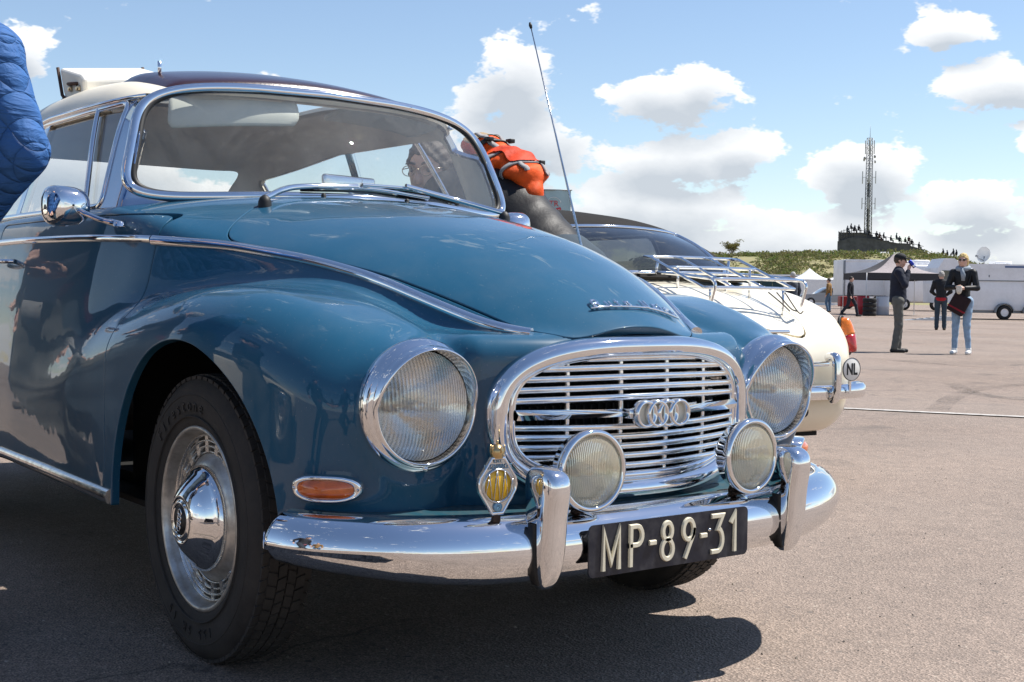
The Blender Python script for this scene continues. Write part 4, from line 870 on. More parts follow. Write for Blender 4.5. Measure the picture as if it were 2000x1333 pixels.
# patrol club badge standing on the shelf
bd = empty('club_badge', (.745, -.432, .396), rad(-6)); tag(bd, 'diamond chrome and yellow motoring badge with small crown on the bumper shelf', 'badge')
def octo(k): return [(k * a, .068 + k * b_) for a, b_ in ((.012, -.056), (.040, -.012), (.043, .0), (.040, .014), (.014, .052), (-.014, .052), (-.040, .014), (-.043, .0), (-.040, -.012), (-.012, -.056))]
mb = MB(); mb.prism(octo(1.0), -.004, .003, 'x'); mb.build('plate', mat('badge_chrome', (.55, .56, .57), .22, 1.0), bd)
mb = MB(); P = [np.array([[x_, k * a, .068 + k * (b_ - .068)] for a, b_ in octo(1.0)]) for k, x_ in ((1.0, .003), (1.02, .006), (.95, .007), (.90, .003))]; mb.grid(np.array(P), closed_v=True); mb.build('edge', M_chrome, bd)
mb = MB(); mb.lathe([(0, .008), (.016, .0075), (.027, .005), (.031, .0025)], 40, 'x', (0, 0, .066)); mb.build('enamel', mat('yellow_enamel', (.92, .52, .01), .3, coat=.6), bd)
mb = MB()
for k in range(7):   # the cut-out letters across the enamel
    a = -.026 + .0087 * k; q = (-1) ** k * .0040
    zt_, zb_ = .066 + math.sqrt(max(.029 ** 2 - a * a, 1e-5)), .066 - math.sqrt(max(.029 ** 2 - a * a, 1e-5))
    mb.tube([(.0085, a + q, zt_), (.0095, a - q * .6, zb_)], .0009, 6)
mb.lathe([(.0285, .002), (.030, .008), (.0325, .008), (.034, .002)], 40, 'x', (0, 0, .066)); mb.build('monogram', MATS['badge_chrome'], bd)
mb = MB(); mb.lathe([(.004, .007), (.009, .007), (.009, .003)], 20, 'x', (0, 0, .026))
for k in range(6): mb.tube([(.006, 0, .026), (.006, .008 * math.cos(k * 1.047), .026 + .008 * math.sin(k * 1.047))], .0012, 5)
mb.build('wheel_mark', mat('pale_blue_enamel', (.22, .42, .58), .3), bd)
def text(body_, size, m, parent, loc, rot, name='lettering', ext=.0006, align='CENTER', sx=1.0, bold=0.0):
    cu = bpy.data.curves.new(name, 'FONT'); cu.body = body_; cu.size = size; cu.extrude = ext; cu.align_x = align; cu.align_y = 'CENTER'; cu.resolution_u = 3; cu.offset = bold
    tmp = bpy.data.objects.new(name, cu); me = bpy.data.meshes.new_from_object(tmp); bpy.data.objects.remove(tmp); me.materials.append(m)
    o = bpy.data.objects.new(name, me); link(o, parent); o.location = loc; o.rotation_euler = rot; o.scale = (sx, 1, 1); return o
text('WEGENWACHT', .0135, MATS['pale_blue_enamel'], bd, (.0045, 0, .102), (rad(90), 0, rad(90)), sx=.62); text('K.N.T.', .009, MATS['pale_blue_enamel'], bd, (.0045, 0, .1125), (rad(90), 0, rad(90)), sx=.8)
mb = MB(); mb.lathe([(.011, 0), (.013, .006), (.015, .014), (.012, .020), (.006, .026), (0, .027)], 20, 'z', (0, 0, .118))
for k in range(5): an = k * 1.257; mb.tube([(.013 * math.cos(an), .013 * math.sin(an), .130), (.014 * math.cos(an), .014 * math.sin(an), .143)], [.003, .0012], 6)
mb.tube([(0, 0, .143), (0, 0, .152)], .0025, 6); mb.build('crown', mat('gilt', (.55, .40, .20), .3, 1.0), bd)
mb = MB(); mb.box((-.007, -.008, -.004), (.004, .008, .016), .002); mb.build('foot', MATS['rusty_bracket'], bd)

# ---------------------------------------------------------------- wheels
M_tyre = mat('tyre_rubber', (.022, .020, .019), .72, dirt=(.075, .066, .058), dscale=14, damt=.5, bump=.12, bscale=120)
M_rimp = mat('grey_wheel_paint', (.62, .60, .56), .32, .75, dirt=(.12, .085, .055), dscale=26, damt=.5)
def road_wheel(s):
    w = empty('wheel', (0, s * .645, .315), parent=CAR); y = lambda v: v * s
    mb = MB(); pr = [(.200, .052), (.206, .062), (.215, .066), (.235, .070), (.262, .0735), (.280, .073), (.292, .069), (.302, .0625), (.310, .056), (.3145, .050), (.3165, .035), (.317, .015), (.317, 0)]
    full = pr + [(r, -a) for r, a in pr[::-1][1:]]; mb.lathe([(r, y(a)) for r, a in full], 96, 'y'); T_ = mb.build('tyre', M_tyre, w)
    mb = MB()           # tread blocks
    for ro, (a, wd2) in enumerate(((-.050, .008), (-.033, .010), (-.011, .009), (.011, .009), (.033, .010), (.050, .008))):
        N_ = 66
        for k in range(N_):
            th0 = 2 * math.pi * (k + .5 * (ro % 2)) / N_; dth = 2 * math.pi / N_ * .40; r1 = .3215 if abs(a) < .045 else .3175; sk = .010 * (1 if ro % 2 else -1)
            V = []
            for rr in (.310, r1):
                for ta, ya in ((-dth, -wd2), (dth, -wd2), (dth, wd2), (-dth, wd2)): th = th0 + ta + sk * ya / wd2; V.append((math.sin(th) * rr, y(a + ya), math.cos(th) * rr))
            mb.add(V, [(4, 5, 6, 7), (0, 1, 5, 4), (1, 2, 6, 5), (2, 3, 7, 6), (3, 0, 4, 7)], False)
    mb.build('tread', M_tyre, w)
    mb = MB()           # raised rings and maker's lettering on the sidewall
    for r in (.228, .276): mb.lathe([(r - .002, y(.0712)), (r - .001, y(.0745)), (r + .001, y(.0745)), (r + .002, y(.0712))], 96, 'y')
    mb.build('sidewall_ribs', M_tyre, w)
    def arctext(body_, th0, r, size, step):
        for i, ch in enumerate(body_):
            th = th0 + (i * step) * (1 if s < 0 else -1); q = Matrix.Translation((math.sin(th) * r * (1 if s < 0 else 1), y(.0742), math.cos(th) * r)) @ Matrix.Rotation(th, 4, 'Y') @ Matrix.Rotation(rad(90), 4, 'X')
            if s > 0: q = q @ Matrix.Rotation(math.pi, 4, 'Y')
            cu = bpy.data.curves.new('sidewall_letter', 'FONT'); cu.body = ch; cu.size = size; cu.extrude = .0012; cu.align_x = 'CENTER'; cu.align_y = 'CENTER'; cu.resolution_u = 2
            tmp = bpy.data.objects.new('sidewall_letter', cu); me = bpy.data.meshes.new_from_object(tmp); bpy.data.objects.remove(tmp); me.materials.append(mat('tyre_letter', (.035, .032, .030), .6)); o = bpy.data.objects.new('sidewall_letter', me); link(o, T_); o.matrix_local = q
    if s < 0: arctext('Firestone', -1.05, .252, .040, .125); arctext('155 SR 15', 2.55, .252, .030, .11)
    mb = MB(); mb.lathe([(.207, y(.048)), (.2085, y(.058)), (.206, y(.064)), (.201, y(.0655)), (.196, y(.062)), (.193, y(.050)), (.189, y(.036)), (.180, y(.028)), (.170, y(.025)), (.160, y(.024)), (.150, y(.026)), (.140, y(.030)), (.130, y(.040)), (.122, y(.046)), (.112, y(.047)), (.08, y(.04)), (0, y(.04))], 80, 'y'); mb.build('rim', M_rimp, w)
    mb = MB(); mb.lathe([(.143, y(.0295)), (.152, y(.0275)), (.170, y(.0265)), (.187, y(.0335))], 80, 'y'); mb.build('slot_shade_ring', mat('slot_shadow', (.03, .026, .022), .7), w)  # dark ring added behind the dashes to stand for shade in the slots
    mb = MB()
    for r in (.146, .159, .172, .184):
        mb.lathe([(r - .0025, y(.024 + .00)), (r - .0015, y(.034 + (r - .16) * .25)), (r + .0015, y(.034 + (r - .16) * .25)), (r + .0025, y(.024))], 80, 'y')
    for k in range(20):
        th = 2 * math.pi * k / 20
        for r in (.1525, .1655, .178): mb.M = Matrix.Rotation(th, 4, 'Y'); mb.box((-.008, min(y(.022), y(.034)), r - .007), (.008, max(y(.022), y(.034)), r + .007))
    mb.M = None; mb.build('slotted_trim_ring', mat('bright_trim', (.78, .77, .74), .22, .85, dirt=(.16, .12, .08), dscale=40, damt=.35), w)
    mb = MB(); mb.lathe([(.118, y(.044)), (.1185, y(.052)), (.115, y(.060)), (.106, y(.066)), (.100, y(.070)), (.088, y(.082)), (.070, y(.095)), (.055, y(.103)), (.050, y(.104)), (.048, y(.1015)), (.044, y(.1015)), (.041, y(.105)), (.036, y(.106)), (.034, y(.103)), (0, y(.103))], 64, 'y'); mb.build('hub_cap', M_chrome, w)
    mb = MB(); mb.lathe([(0, y(.1045)), (.033, y(.1042)), (.033, y(.102))], 32, 'y'); o = mb.build('hub_disc', mat('hub_black', (.02, .02, .02), .4), w)
    mb = MB()
    for k in range(4): 
        zc__ = .0165 - .011 * k; mb.tube([(.0085 * math.cos(a), y(.1055), zc__ + .0085 * math.sin(a)) for a in np.linspace(0, 2 * math.pi, 20, endpoint=False)], .0016, 6, closed=True)
    mb.build('hub_rings', M_chrome, w)
    return w
W1 = road_wheel(-1); W2 = road_wheel(1); W1.rotation_euler = (0, rad(12), rad(0)); W2.rotation_euler = (0, 0, 0)
for s, src in ((-1, W1), (1, W2)):
    c_ = copy_tree(src, CAR); c_.location = (-2.35, s * .66, .315)
# ---------------------------------------------------------------- cream convertible, its tail towards the viewer (built about its own centre line, tail at x = 0, nose at -x)
kw = table([(-4.2, .55), (-3.9, .70), (-3.2, .79), (-2.2, .80), (-1.3, .81), (-.6, .80), (-.25, .775), (0.0, .73), (.1, .70)], -4.5, .5, .06)
kz = table([(-4.2, .60), (-3.9, .70), (-3.2, .82), (-2.6, .89), (-1.9, .93), (-.95, .935), (-.65, .915), (-.35, .865), (-.15, .805), (.0, .725), (.15, .59)], -4.5, .5, .05)
def ghia_f(x, y, z):
    ay = np.sqrt(y * y + 1e-6); w = kw(x) - .16 * np.maximum(z - .55, 0) ** 1.3 - .10 * np.maximum(.38 - z, 0)
    zt = kz(x) - .035 * np.exp(-((ay - .38) / .17) ** 2) * np.clip((x + 1.2) / .5, 0, 1) - .02 * (ay / .7) ** 2
    d = rbox([ay - w, (z - zt) * .95, x - (.06 - .10 * ay ** 2 - .5 * (z - .52) ** 2 * 1.1), -x - 4.05 + .2 * ay ** 2, .20 - z], .13)
    return d
KV, KT = polygonise(ghia_f, (-4.2, -.9, .16), (.2, .9, 1.02), .020)
ksz = table([(-3.2, .9), (-2.75, 1.20), (-2.45, 1.275), (-2.0, 1.305), (-1.6, 1.29), (-1.15, 1.235), (-.85, 1.13), (-.60, .985), (-.46, .87), (-.32, .75)], -4.5, .5, .06)
def ktop_f(x, y, z):
    ay = np.sqrt(y * y + 1e-6); side = (ay - (.70 - .42 * (z - .88) - .10 * np.clip(x + 1.3, 0, 1))) * .92
    top = (z - (ksz(x) - .10 * (ay / .6) ** 2.2)) * .85
    return smax(smax(top, side, .10), .82 - z, .01)
TV, TT = polygonise(ktop_f, (-3.1, -.8, .84), (-.4, .8, 1.34), .020)
def g_karch(x, y, z):
    a = [np.where(np.abs(y) > .5, (1 - np.sqrt(((x - c) / .34) ** 2 + (np.maximum(z - .30, 0) / .34) ** 2)) * .33, -1) for c in (-.93, -3.33)]; return np.maximum(*a)
def g_krear(x, y, z): s = smin(.44 - np.abs(y), smin(z - .945, 1.160 - z - .10 * y * y, .05), .10); return np.minimum(s, x + 1.25)
def g_kside(x, y, z): s = smin(smin(z - .91, 1.16 - z, .03), smin(x + 2.45 - .6 * (1.16 - z) * 0, -1.45 - x, .03), .06); return np.minimum(s, np.abs(y) - .42)
M_ivorycar = mat('ivory_car_paint', (.86, .79, .63), .34, coat=.5, var=.03)
M_roofcloth = mat('charcoal_roof_cloth', (.022, .020, .018), .9, var=.2, vscale=5, bump=.25, bscale=300, spec=.2)
KG = empty('cream_convertible', (-1.22, 2.31, 0), rad(-8)); tag(KG, 'cream vintage convertible with black soft top and chrome luggage rack on its tail', 'car')
V, T = clip(KV, KT, lambda x, y, z: -g_karch(x, y, z)); V, T = clip(V, T, lambda x, y, z: z - .20)
V, T = clip(V, T, lambda x, y, z: -np.minimum(np.minimum(smin(.58 - np.abs(y), smin(-1.15 - x, x + 2.6, .03), .05), z - .7), 1))
glid = lambda x, y, z: np.minimum(smin(.43 + .06 * x - np.abs(y), smin(-.012 - x + .0 * y, x + .62, .05), .08), np.minimum(z - .60, 1))
Vl, Tl = clip(V, T, glid); panel('engine_lid', ghia_f, Vl, Tl, M_ivorycar, KG, flange=.015)
V, T = clip(V, T, lambda x, y, z: -(glid(x, y, z) + .008)); panel('body', ghia_f, V, T, M_ivorycar, KG, flange=.02)
V, T = clip(TV, TT, lambda x, y, z: z - .915)
for g in (g_krear, g_kside): V, T = clip(V, T, lambda x, y, z: -g(x, y, z))
panel('soft_top', ktop_f, V, T, M_roofcloth, KG, flange=.02)
M_dkglass = glass_mat('smoky_glass', (.40, .43, .45), .05)
V, T = clip(TV, TT, lambda x, y, z: g_krear(x, y, z) + .01); panel('rear_window', ktop_f, V, T, M_dkglass, KG, flange=0)
Nn = grad(ktop_f, V); E = np.concatenate([T[:, [0, 1]], T[:, [1, 2]], T[:, [2, 0]]]); key = np.sort(E, 1); code = key[:, 0] * 10 ** 6 + key[:, 1]
u_, iv, ct = np.unique(code, return_inverse=True, return_counts=True); nxt = {int(a): int(b_) for a, b_ in E[ct[iv] == 1]}; st = int(E[ct[iv] == 1][0][0]); loop = [st]
while nxt.get(loop[-1], st) != st and len(loop) < 5000: loop.append(nxt[loop[-1]])
L = V[loop]; Ln = Nn[loop]
for _ in range(6): L = .5 * L + .25 * (np.roll(L, 1, 0) + np.roll(L, -1, 0)); Ln = .5 * Ln + .25 * (np.roll(Ln, 1, 0) + np.roll(Ln, -1, 0))
mb = MB(); sweep(mb, L[::2], rprof(.011, .009, 4), closed=True, norms=Ln[::2]); mb.build('rear_window_frame', M_chrome, KG)
for s in (-1, 1):
    V, T = clip(TV, TT, lambda x, y, z: np.minimum(g_kside(x, y, z) + .01, y * s)); panel('side_window', ktop_f, V, T, M_dkglass, KG, flange=0)
# cabin front: screen and pillars
mb = MB(); u = np.linspace(-1, 1, 21); B = np.stack([-2.98 - .0 * u - .16 * (1 - u ** 2), .64 * u, .90 + 0 * u], 1); Tp_ = np.stack([-2.72 - .06 * (1 - u ** 2), .50 * u, 1.19 - .03 * u ** 2], 1); mb.grid(np.array([B, (B + Tp_) / 2, Tp_])); mb.build('windscreen', M_window, KG)
mb = MB(); mb.tube(np.concatenate([B, Tp_[::-1]]), .015, 8, closed=True); mb.build('screen_frame', M_chrome, KG)
mb = MB(); mb.box((-3.9, -.62, .18), (-.15, .62, .24)); mb.box((-.75, -.42, .24), (-.2, .42, .55)); mb.box((-1.95, -.55, .24), (-1.65, .55, .92), .05); mb.box((-1.65, -.52, .3), (-1.15, .52, .62)); mb.build('interior', M_dark, KG)
for s in (-1, 1):
    mb = MB(); mb.M = Matrix.Translation((-1.95, s * .32, .5)); mb.box((-.08, -.22, 0), (.06, .22, .47), .06); mb.build('seat_back', mat('pale_seat', (.45, .43, .38), .7), KG)
    # tail lamp
    tl = empty('tail_lamp', (-.085, s * .725, .655), parent=KG); tl.rotation_euler = (0, rad(-14), s * rad(20))
    def tlrow(z, x): 
        w_ = .036 * math.sqrt(max(0, 1 - ((z + .01) / .092) ** 2)) + .004; a = np.linspace(-math.pi / 2, math.pi / 2, 13); return [(x + .045 * math.cos(q) * (w_ / .04) ** .5, w_ * math.sin(q), z) for q in a]
    for nm, zs, m_ in (('amber_lens', np.linspace(-.004, .082, 9), mat('amber_lamp', (.80, .20, .01), .2, coat=1, var=.2, vscale=60)), ('red_lens', np.linspace(-.085, -.006, 8), mat('red_lamp', (.50, .012, .010), .2, coat=1, var=.2, vscale=60))):
        mb = MB(); mb.grid(np.array([tlrow(z, 0) for z in zs])); mb.build(nm, m_, tl, solid=.003)
    mb = MB(); mb.tube([(-.004, .043 * math.sin(a), .012 * 0 + .09 * math.cos(a)) for a in np.linspace(0, 2 * math.pi, 32, endpoint=False)], .008, 8, closed=True); mb.build('lamp_gasket', M_black, tl)
    # bumper horns
    hn = empty('bumper_horn', (.10, s * .475, 0), parent=KG); mb = MB(); mb.tube(spline([(.0, 0, .372), (.024, 0, .385), (.03, 0, .44), (.028, 0, .52), (.018, 0, .562), (-.03, 0, .560)], 24), .021, 14); mb.build('horn', M_chrome, hn)
mb = MB(); h2 = spline([(.115, 0), (.110, .3), (.092, .55), (.055, .70), (-.02, .78), (-.12, .82)], 30); pth = np.concatenate([np.stack([h2[::-1, 0], -h2[::-1, 1]], 1), h2[1:]]); V = []
for i in range(len(pth)):
    d = pth[min(i + 1, len(pth) - 1)] - pth[max(i - 1, 0)]; d /= np.linalg.norm(d); n = np.array([d[1], -d[0]]); e = min(1, (min(i, len(pth) - 1 - i) + .4) / 3) ** .5
    V.append([(pth[i, 0] + n[0] * o, pth[i, 1] + n[1] * o, .405 + (z - .405) * e) for o, z in ((-.03, .375), (-.004, .372), (.008, .385), (.012, .405), (.008, .425), (-.004, .438), (-.03, .436))])
mb.grid(np.array(V), closed_v=True); mb.build('rear_bumper', M_chrome, KG)
mb = MB(); mb.tube([(.085, -.46, .532), (.095, 0, .532), (.085, .46, .532)], .013, 10); mb.build('upper_bumper_tube', M_chrome, KG)
mb = MB(); mb.tube([(.0, .30, .33), (.12, .30, .322)], .022, 14, caps=False); mb.build('exhaust', mat('sooty_steel', (.06, .055, .05), .5, .7), KG, solid=.003)
pl = empty('number_plate', (.045, 0, .60), parent=KG); mb = MB(); mb.prism(rrect(.25, .055, .01), 0, .004, 'x'); mb.build('plate', MATS['plate_blue_black'], pl)
mb = MB(); mb.box((.0, -.12, .668), (.075, .25, .684), .006); mb.build('plate_lamp', M_chrome, KG)
# country disc
nb = empty('country_disc', (.118, .572, .508), parent=KG); mb = MB(); mb.lathe([(0, .004), (.048, .004), (.052, .002), (.052, -.003), (0, -.003)], 40, 'x'); mb.build('disc', mat('white_enamel', (.82, .80, .74), .35), nb)
mb = MB(); mb.lathe([(.0505, .0025), (.0508, .0045), (.0525, .0042), (.053, .002)], 40, 'x'); mb.build('border', M_black, nb)
text('NL', .072, M_black, nb, (.0046, 0, -.002), (rad(90), 0, rad(90)), sx=.72, bold=.0022); mb = MB(); mb.box((-.012, -.006, -.11), (-.004, .006, .0)); mb.build('stalk', M_chrome, nb)
# luggage rack over the engine lid
RK = empty('luggage_rack', parent=KG); tag(RK)
def kztop(x, y): return float(inv(ghia_f, 'z', np.array([x]), np.array([abs(y)]), .3, 1.1)[0])
def rail(pts, r=.0075, nm='rail'): mb = MB(); mb.tube(pts, r, 8); return mb.build(nm, M_chrome, RK)
Y0, Y1 = -.10, .42
for y in np.linspace(Y0, Y1, 4): rail([(-.56, y, 1.010), (-.50, y, 1.004), (-.22, y, .905), (-.10, y, .866)])
def cross(x, z, a=Y0, b_=Y1): return rail(spline([(x, a, z), (x + .008, (a + b_) / 2, z + .002), (x, b_, z)], 10))
cross(-.56, 1.010); cross(-.10, .866); cross(-.37, .958); cross(-.48, .935, Y0 + .02, Y1 + .02); cross(-.07, .905, Y0 + .02, Y1 + .02)
for y in (Y0 + .02, Y1 + .02): rail(spline([(-.48, y, .935), (-.3, y + .004, .925), (-.07, y, .905)], 8)); rail(spline([(-.07, y, .905), (-.045, y, .88), (-.06, y, .83), (-.08, y, .78)], 8))
for y in (Y0 + .05, Y1 - .05): rail([(-.36, y, .955), (-.36, y, kztop(-.36, y))], .006, 'bracket'); rail([(-.52, y, 1.0), (-.54, y, kztop(-.54, y))], .007, 'bracket'); rail([(-.12, y, .872), (-.12, y, kztop(-.12, y))], .006, 'bracket')
M_strap = mat('dark_cord', (.05, .05, .05), .7)
for k in range(3): mb = MB(); mb.tube(spline([(-.14 + .01 * k, .30 + .04 * k, .85), (-.07, .32 + .05 * k, .80 - .02 * k), (-.06, .36 + .04 * k, .765)], 10), .003, 6); mb.build('tie_cord', M_strap, RK)
# vents and wheels
for k in range(9): mb = MB(); y = -.20 + .05 * k; mb.box((-.66, y - .018, kztop(-.66, y) - .002), (-.60, y + .018, kztop(-.63, y) + .008), .003); mb.build('louvre', M_ivorycar, KG)
for x in (-.93, -3.33):
    for s, src in ((-1, W1), (1, W2)): c_ = copy_tree(src, KG); c_.location = (x, s * .64, .315)
# ---------------------------------------------------------------- people
def cone(p, a, b, ra, rb):
    a, b = np.asarray(a, float), np.asarray(b, float); ab = b - a; L2 = max(ab.dot(ab), 1e-9)
    t_ = np.clip(((p[0] - a[0]) * ab[0] + (p[1] - a[1]) * ab[1] + (p[2] - a[2]) * ab[2]) / L2, 0, 1)
    return np.sqrt((p[0] - a[0] - t_ * ab[0]) ** 2 + (p[1] - a[1] - t_ * ab[1]) ** 2 + (p[2] - a[2] - t_ * ab[2]) ** 2) - (ra + (rb - ra) * t_)
def elli(p, c, r, R=None):
    q = [p[i] - c[i] for i in range(3)]
    if R is not None: q = [R[i][0] * q[0] + R[i][1] * q[1] + R[i][2] * q[2] for i in range(3)]
    k = np.sqrt((q[0] / r[0]) ** 2 + (q[1] / r[1]) ** 2 + (q[2] / r[2]) ** 2); return (k - 1) * min(r) * (.6 + .4 * max(r) / min(r) * .7)
def frame(fwd, up=(0, 0, 1)):
    f = np.asarray(fwd, float); f /= np.linalg.norm(f); l = np.cross(up, f); l /= np.linalg.norm(l); u = np.cross(f, l); return np.array([f, l, u])   # rows: forward, left, up
def smesh(name, f, lo, hi, h, m, parent, cl=None):
    V, T = polygonise(lambda x, y, z: f((x, y, z)), lo, hi, h, 2)
    if cl is not None: V, T = clip(V, T, cl)
    if len(V) == 0: return None
    g_ = grad(lambda x, y, z: f((x, y, z)), V, h * .5); g_ /= np.maximum(np.linalg.norm(g_, axis=1), 1e-9)[:, None]
    me = bpy.data.meshes.new(name); me.from_pydata(V.tolist(), [], T.tolist()); me.update(); me.polygons.foreach_set('use_smooth', [True] * len(me.polygons)); me.normals_split_custom_set_from_vertices(g_.tolist()); me.materials.append(m)
    o = bpy.data.objects.new(name, me); return link(o, parent)
M_skin = mat('skin', (.66, .40, .30), .5, var=.1, vscale=30)
def cloth(name, col, rough=.85, **k): return mat(name, col, rough, var=k.pop('var', .18), vscale=k.pop('vscale', 12), bump=k.pop('bump', .25), bscale=k.pop('bscale', 26), **k)
def limb(p, pts, rr, k=.02):
    d = None
    for a, b_, r0, r1 in zip(pts[:-1], pts[1:], rr[:-1], rr[1:]):
        c_ = cone(p, a, b_, r0, r1); d = c_ if d is None else smin(d, c_, k)
    return d
def person(name, label, loc, yaw, J={}, H=1.75, top=('navy', (.02, .025, .045)), legs=('grey', (.12, .12, .11)), hair=(.05, .035, .025), shoes=(.02, .02, .02), h=.019, cap=None, hem=.86, shade=False, sleeve=True, fem=False, group=None, face=None, shirt=None, quilt=None, long_hair=False, skip=()):
    """a standing figure; J overrides joints (metres, facing +x, height 1.75)"""
    j = dict(pel=(0, 0, .95), chest=(0, 0, 1.30), neck=(0, 0, 1.47), head=(.025, 0, 1.635), hl=(0, .095, .92), hr=(0, -.095, .92), kl=(.02, .10, .50), kr=(.02, -.10, .50), al=(-.02, .11, .085), ar=(-.02, -.11, .085),
             sl=(0, .185, 1.42), sr=(0, -.185, 1.42), el=(-.03, .26, 1.14), er=(-.03, -.26, 1.14), wl=(.06, .27, .90), wr=(.06, -.27, .90)); j.update(J); j = {k: np.array(v, float) for k, v in j.items()}
    root = empty(name, loc, yaw); root.scale = (H / 1.75,) * 3; tag(root, label, 'person', group)
    fd = np.array(face if face is not None else (1, 0, -.05), float); Rf = frame(fd); hd = j['head']; sw = .88 if fem else 1.0
    allp = np.array(list(j.values())); lo = allp.min(0) - .2; hi = allp.max(0) + .2; lo[2] = max(lo[2], -.02)
    def hp(f_, l_, u_): return hd + Rf[0] * f_ + Rf[1] * l_ + Rf[2] * u_
    def skin(p):
        d = elli(p, hd, (.094, .074, .112), Rf.tolist()); d = smin(d, elli(p, hp(.030, 0, -.055), (.060, .052, .068), Rf.tolist()), .03)
        d = smin(d, cone(p, hp(.086, 0, .012), hp(.110, 0, -.024), .010, .017), .012)
        for s_ in (-1, 1): d = smin(d, elli(p, hp(-.012, .076 * s_, -.008), (.024, .012, .034), Rf.tolist()), .01); d = smin(d, cone(p, hp(.085, .034 * s_, .030), hp(.083, .012 * s_, .032), .010, .010), .01)
        d = smin(d, cone(p, hp(.078, -.022, -.062), hp(.078, .022, -.062), .011, .011), .012)
        d = smin(d, cone(p, j['neck'], hd - Rf[2] * .06, .058, .054), .03); d = smin(d, limb(p, [j['pel'], j['chest'], j['neck']], [.11, .11, .06]), .05)
        for s_, S, E_, W_, Hh, K_, A_ in ((1, 'sl', 'el', 'wl', 'hl', 'kl', 'al'), (-1, 'sr', 'er', 'wr', 'hr', 'kr', 'ar')):
            d = smin(d, limb(p, [j['chest'], j[S], j[E_], j[W_]], [.07, .045, .036, .026]), .03); d = smin(d, limb(p, [j[Hh], j[K_], j[A_]], [.07, .048, .035]), .03)
            ax = j[W_] - j[E_]; ax = ax / np.linalg.norm(ax); pm = j[W_] + ax * .055; d = smin(d, cone(p, j[W_], pm + ax * .02, .024, .032), .02)
            sd_ = np.cross(ax, [1, 0, .2]); sd_ /= np.linalg.norm(sd_); cu = np.cross(sd_, ax)
            for q in range(4): fb = pm + ax * .035 + sd_ * (.022 - .0145 * q); d = smin(d, limb(p, [fb, fb + ax * (.032 - .004 * abs(q - 1.3)) + cu * .006, fb + ax * .05 + cu * .022], [.009, .0085, .007]), .006)
            tb = pm - ax * .02 + sd_ * .03; d = smin(d, limb(p, [tb, tb + ax * .03 + sd_ * .018 + cu * .01, tb + ax * .055 + sd_ * .012 + cu * .02], [.011, .010, .008]), .008)
        return d
    smesh('body', skin, lo, hi, min(h, .015), M_skin, root)
    ua = j['chest'] - j['pel']; ua = ua / np.linalg.norm(ua); fa = np.cross([0, 1, 0], ua); fa /= np.linalg.norm(fa); Rc = [fa.tolist(), np.cross(ua, fa).tolist(), ua.tolist()]
    def coat(p):
        d = elli(p, j['chest'] + ua * .02, (.125, .175 * sw, .22), Rc); d = smin(d, limb(p, [j['sl'], j['sr']], [.072 * sw, .072 * sw]), .06); d = smin(d, cone(p, j['chest'], j['pel'] - [0, 0, .04], .135 * sw, .150 * sw), .07)
        if fem: pass
        for S, E_, W_ in (('sl', 'el', 'wl'), ('sr', 'er', 'wr')): d = smin(d, limb(p, [j[S], j[E_], j[W_] * .9 + j[E_] * .1], [.074 * sw, .060 * sw, .046 * sw], .02), .035)
        d = smin(d, cone(p, j['neck'] - [0, 0, .05], j['neck'] + [0, 0, .0], .085, .062), .03)
        return d + .0022 * np.sin(p[2] * 55 + 6 * p[1] + 3 * p[0]) * np.sin(p[1] * 31 + p[2] * 17 + p[0] * 23)
    up_ax = j['chest'] - j['pel']; up_ax = up_ax / np.linalg.norm(up_ax); hem_pt = j['pel'] + up_ax * (hem - .95)
    def keep_top(x, y, z):
        d_ = (x - hem_pt[0]) * up_ax[0] + (y - hem_pt[1]) * up_ax[1] + (z - hem_pt[2]) * up_ax[2]; arm = np.maximum.reduce([-cone((x, y, z), j[E_], j[W_], .085, .085) for E_, W_ in (('el', 'wl'), ('er', 'wr'))])
        return np.maximum(d_, arm)
    mtop = quilt or (top[2] if len(top) > 2 else cloth(top[0] + '_cloth', top[1])); smesh('jacket', coat, lo, hi, h, mtop, root, keep_top)
    if shirt: smesh('shirt', lambda p: smin(elli(p, j['chest'] + [.006, 0, .02], (.124, .06, .20)), cone(p, j['chest'] + [.01, 0, 0], j['pel'] + [.012, 0, -.06], .125, .14), .05) + .003, lo, hi, h, cloth(shirt[0] + '_shirt', shirt[1]), root, lambda x, y, z: np.minimum(x - .05, .055 + .0 * y - np.abs(y)))
    def pants(p):
        d = elli(p, j['pel'] - [0, 0, .01], (.135, .165 * sw, .13))
        for Hh, K_, A_ in (('hl', 'kl', 'al'), ('hr', 'kr', 'ar')): d = smin(d, limb(p, [j[Hh], j[K_], j[A_] + [0, 0, .01]], [.095, .072 if not fem else .062, .062 if not fem else .045], .03), .035)
        return d + .004 * np.sin(p[2] * 42 + p[1] * 15) * np.sin(p[0] * 25 + p[2] * 13)
    smesh('trousers', pants, lo, hi, h, legs[2] if len(legs) > 2 else cloth(legs[0] + '_trousers', legs[1]), root, lambda x, y, z: np.minimum(z - (.06 if not fem else .11), (hem_pt[2] + .12) - z))
    for s_, A_ in ((1, 'al'), (-1, 'ar')):
        a_ = j[A_]; smesh('shoe', lambda p: smin(cone(p, a_ + [-.04, 0, -.045], a_ + [.15, .01 * s_, -.052], .042, .036), cone(p, a_ + [0, 0, -.04], a_ + [0, 0, .01], .048, .048), .03), a_ - [.14, .1, .12], a_ + [.24, .1, .1], .016, mat('shoe_%d' % int(shoes[0] * 1000), shoes, .6), root, lambda x, y, z: z - .002)
    mh = mat('hair_%d' % int(hair[0] * 1000), hair, .6, var=.35, vscale=60, bump=.4, bscale=150)
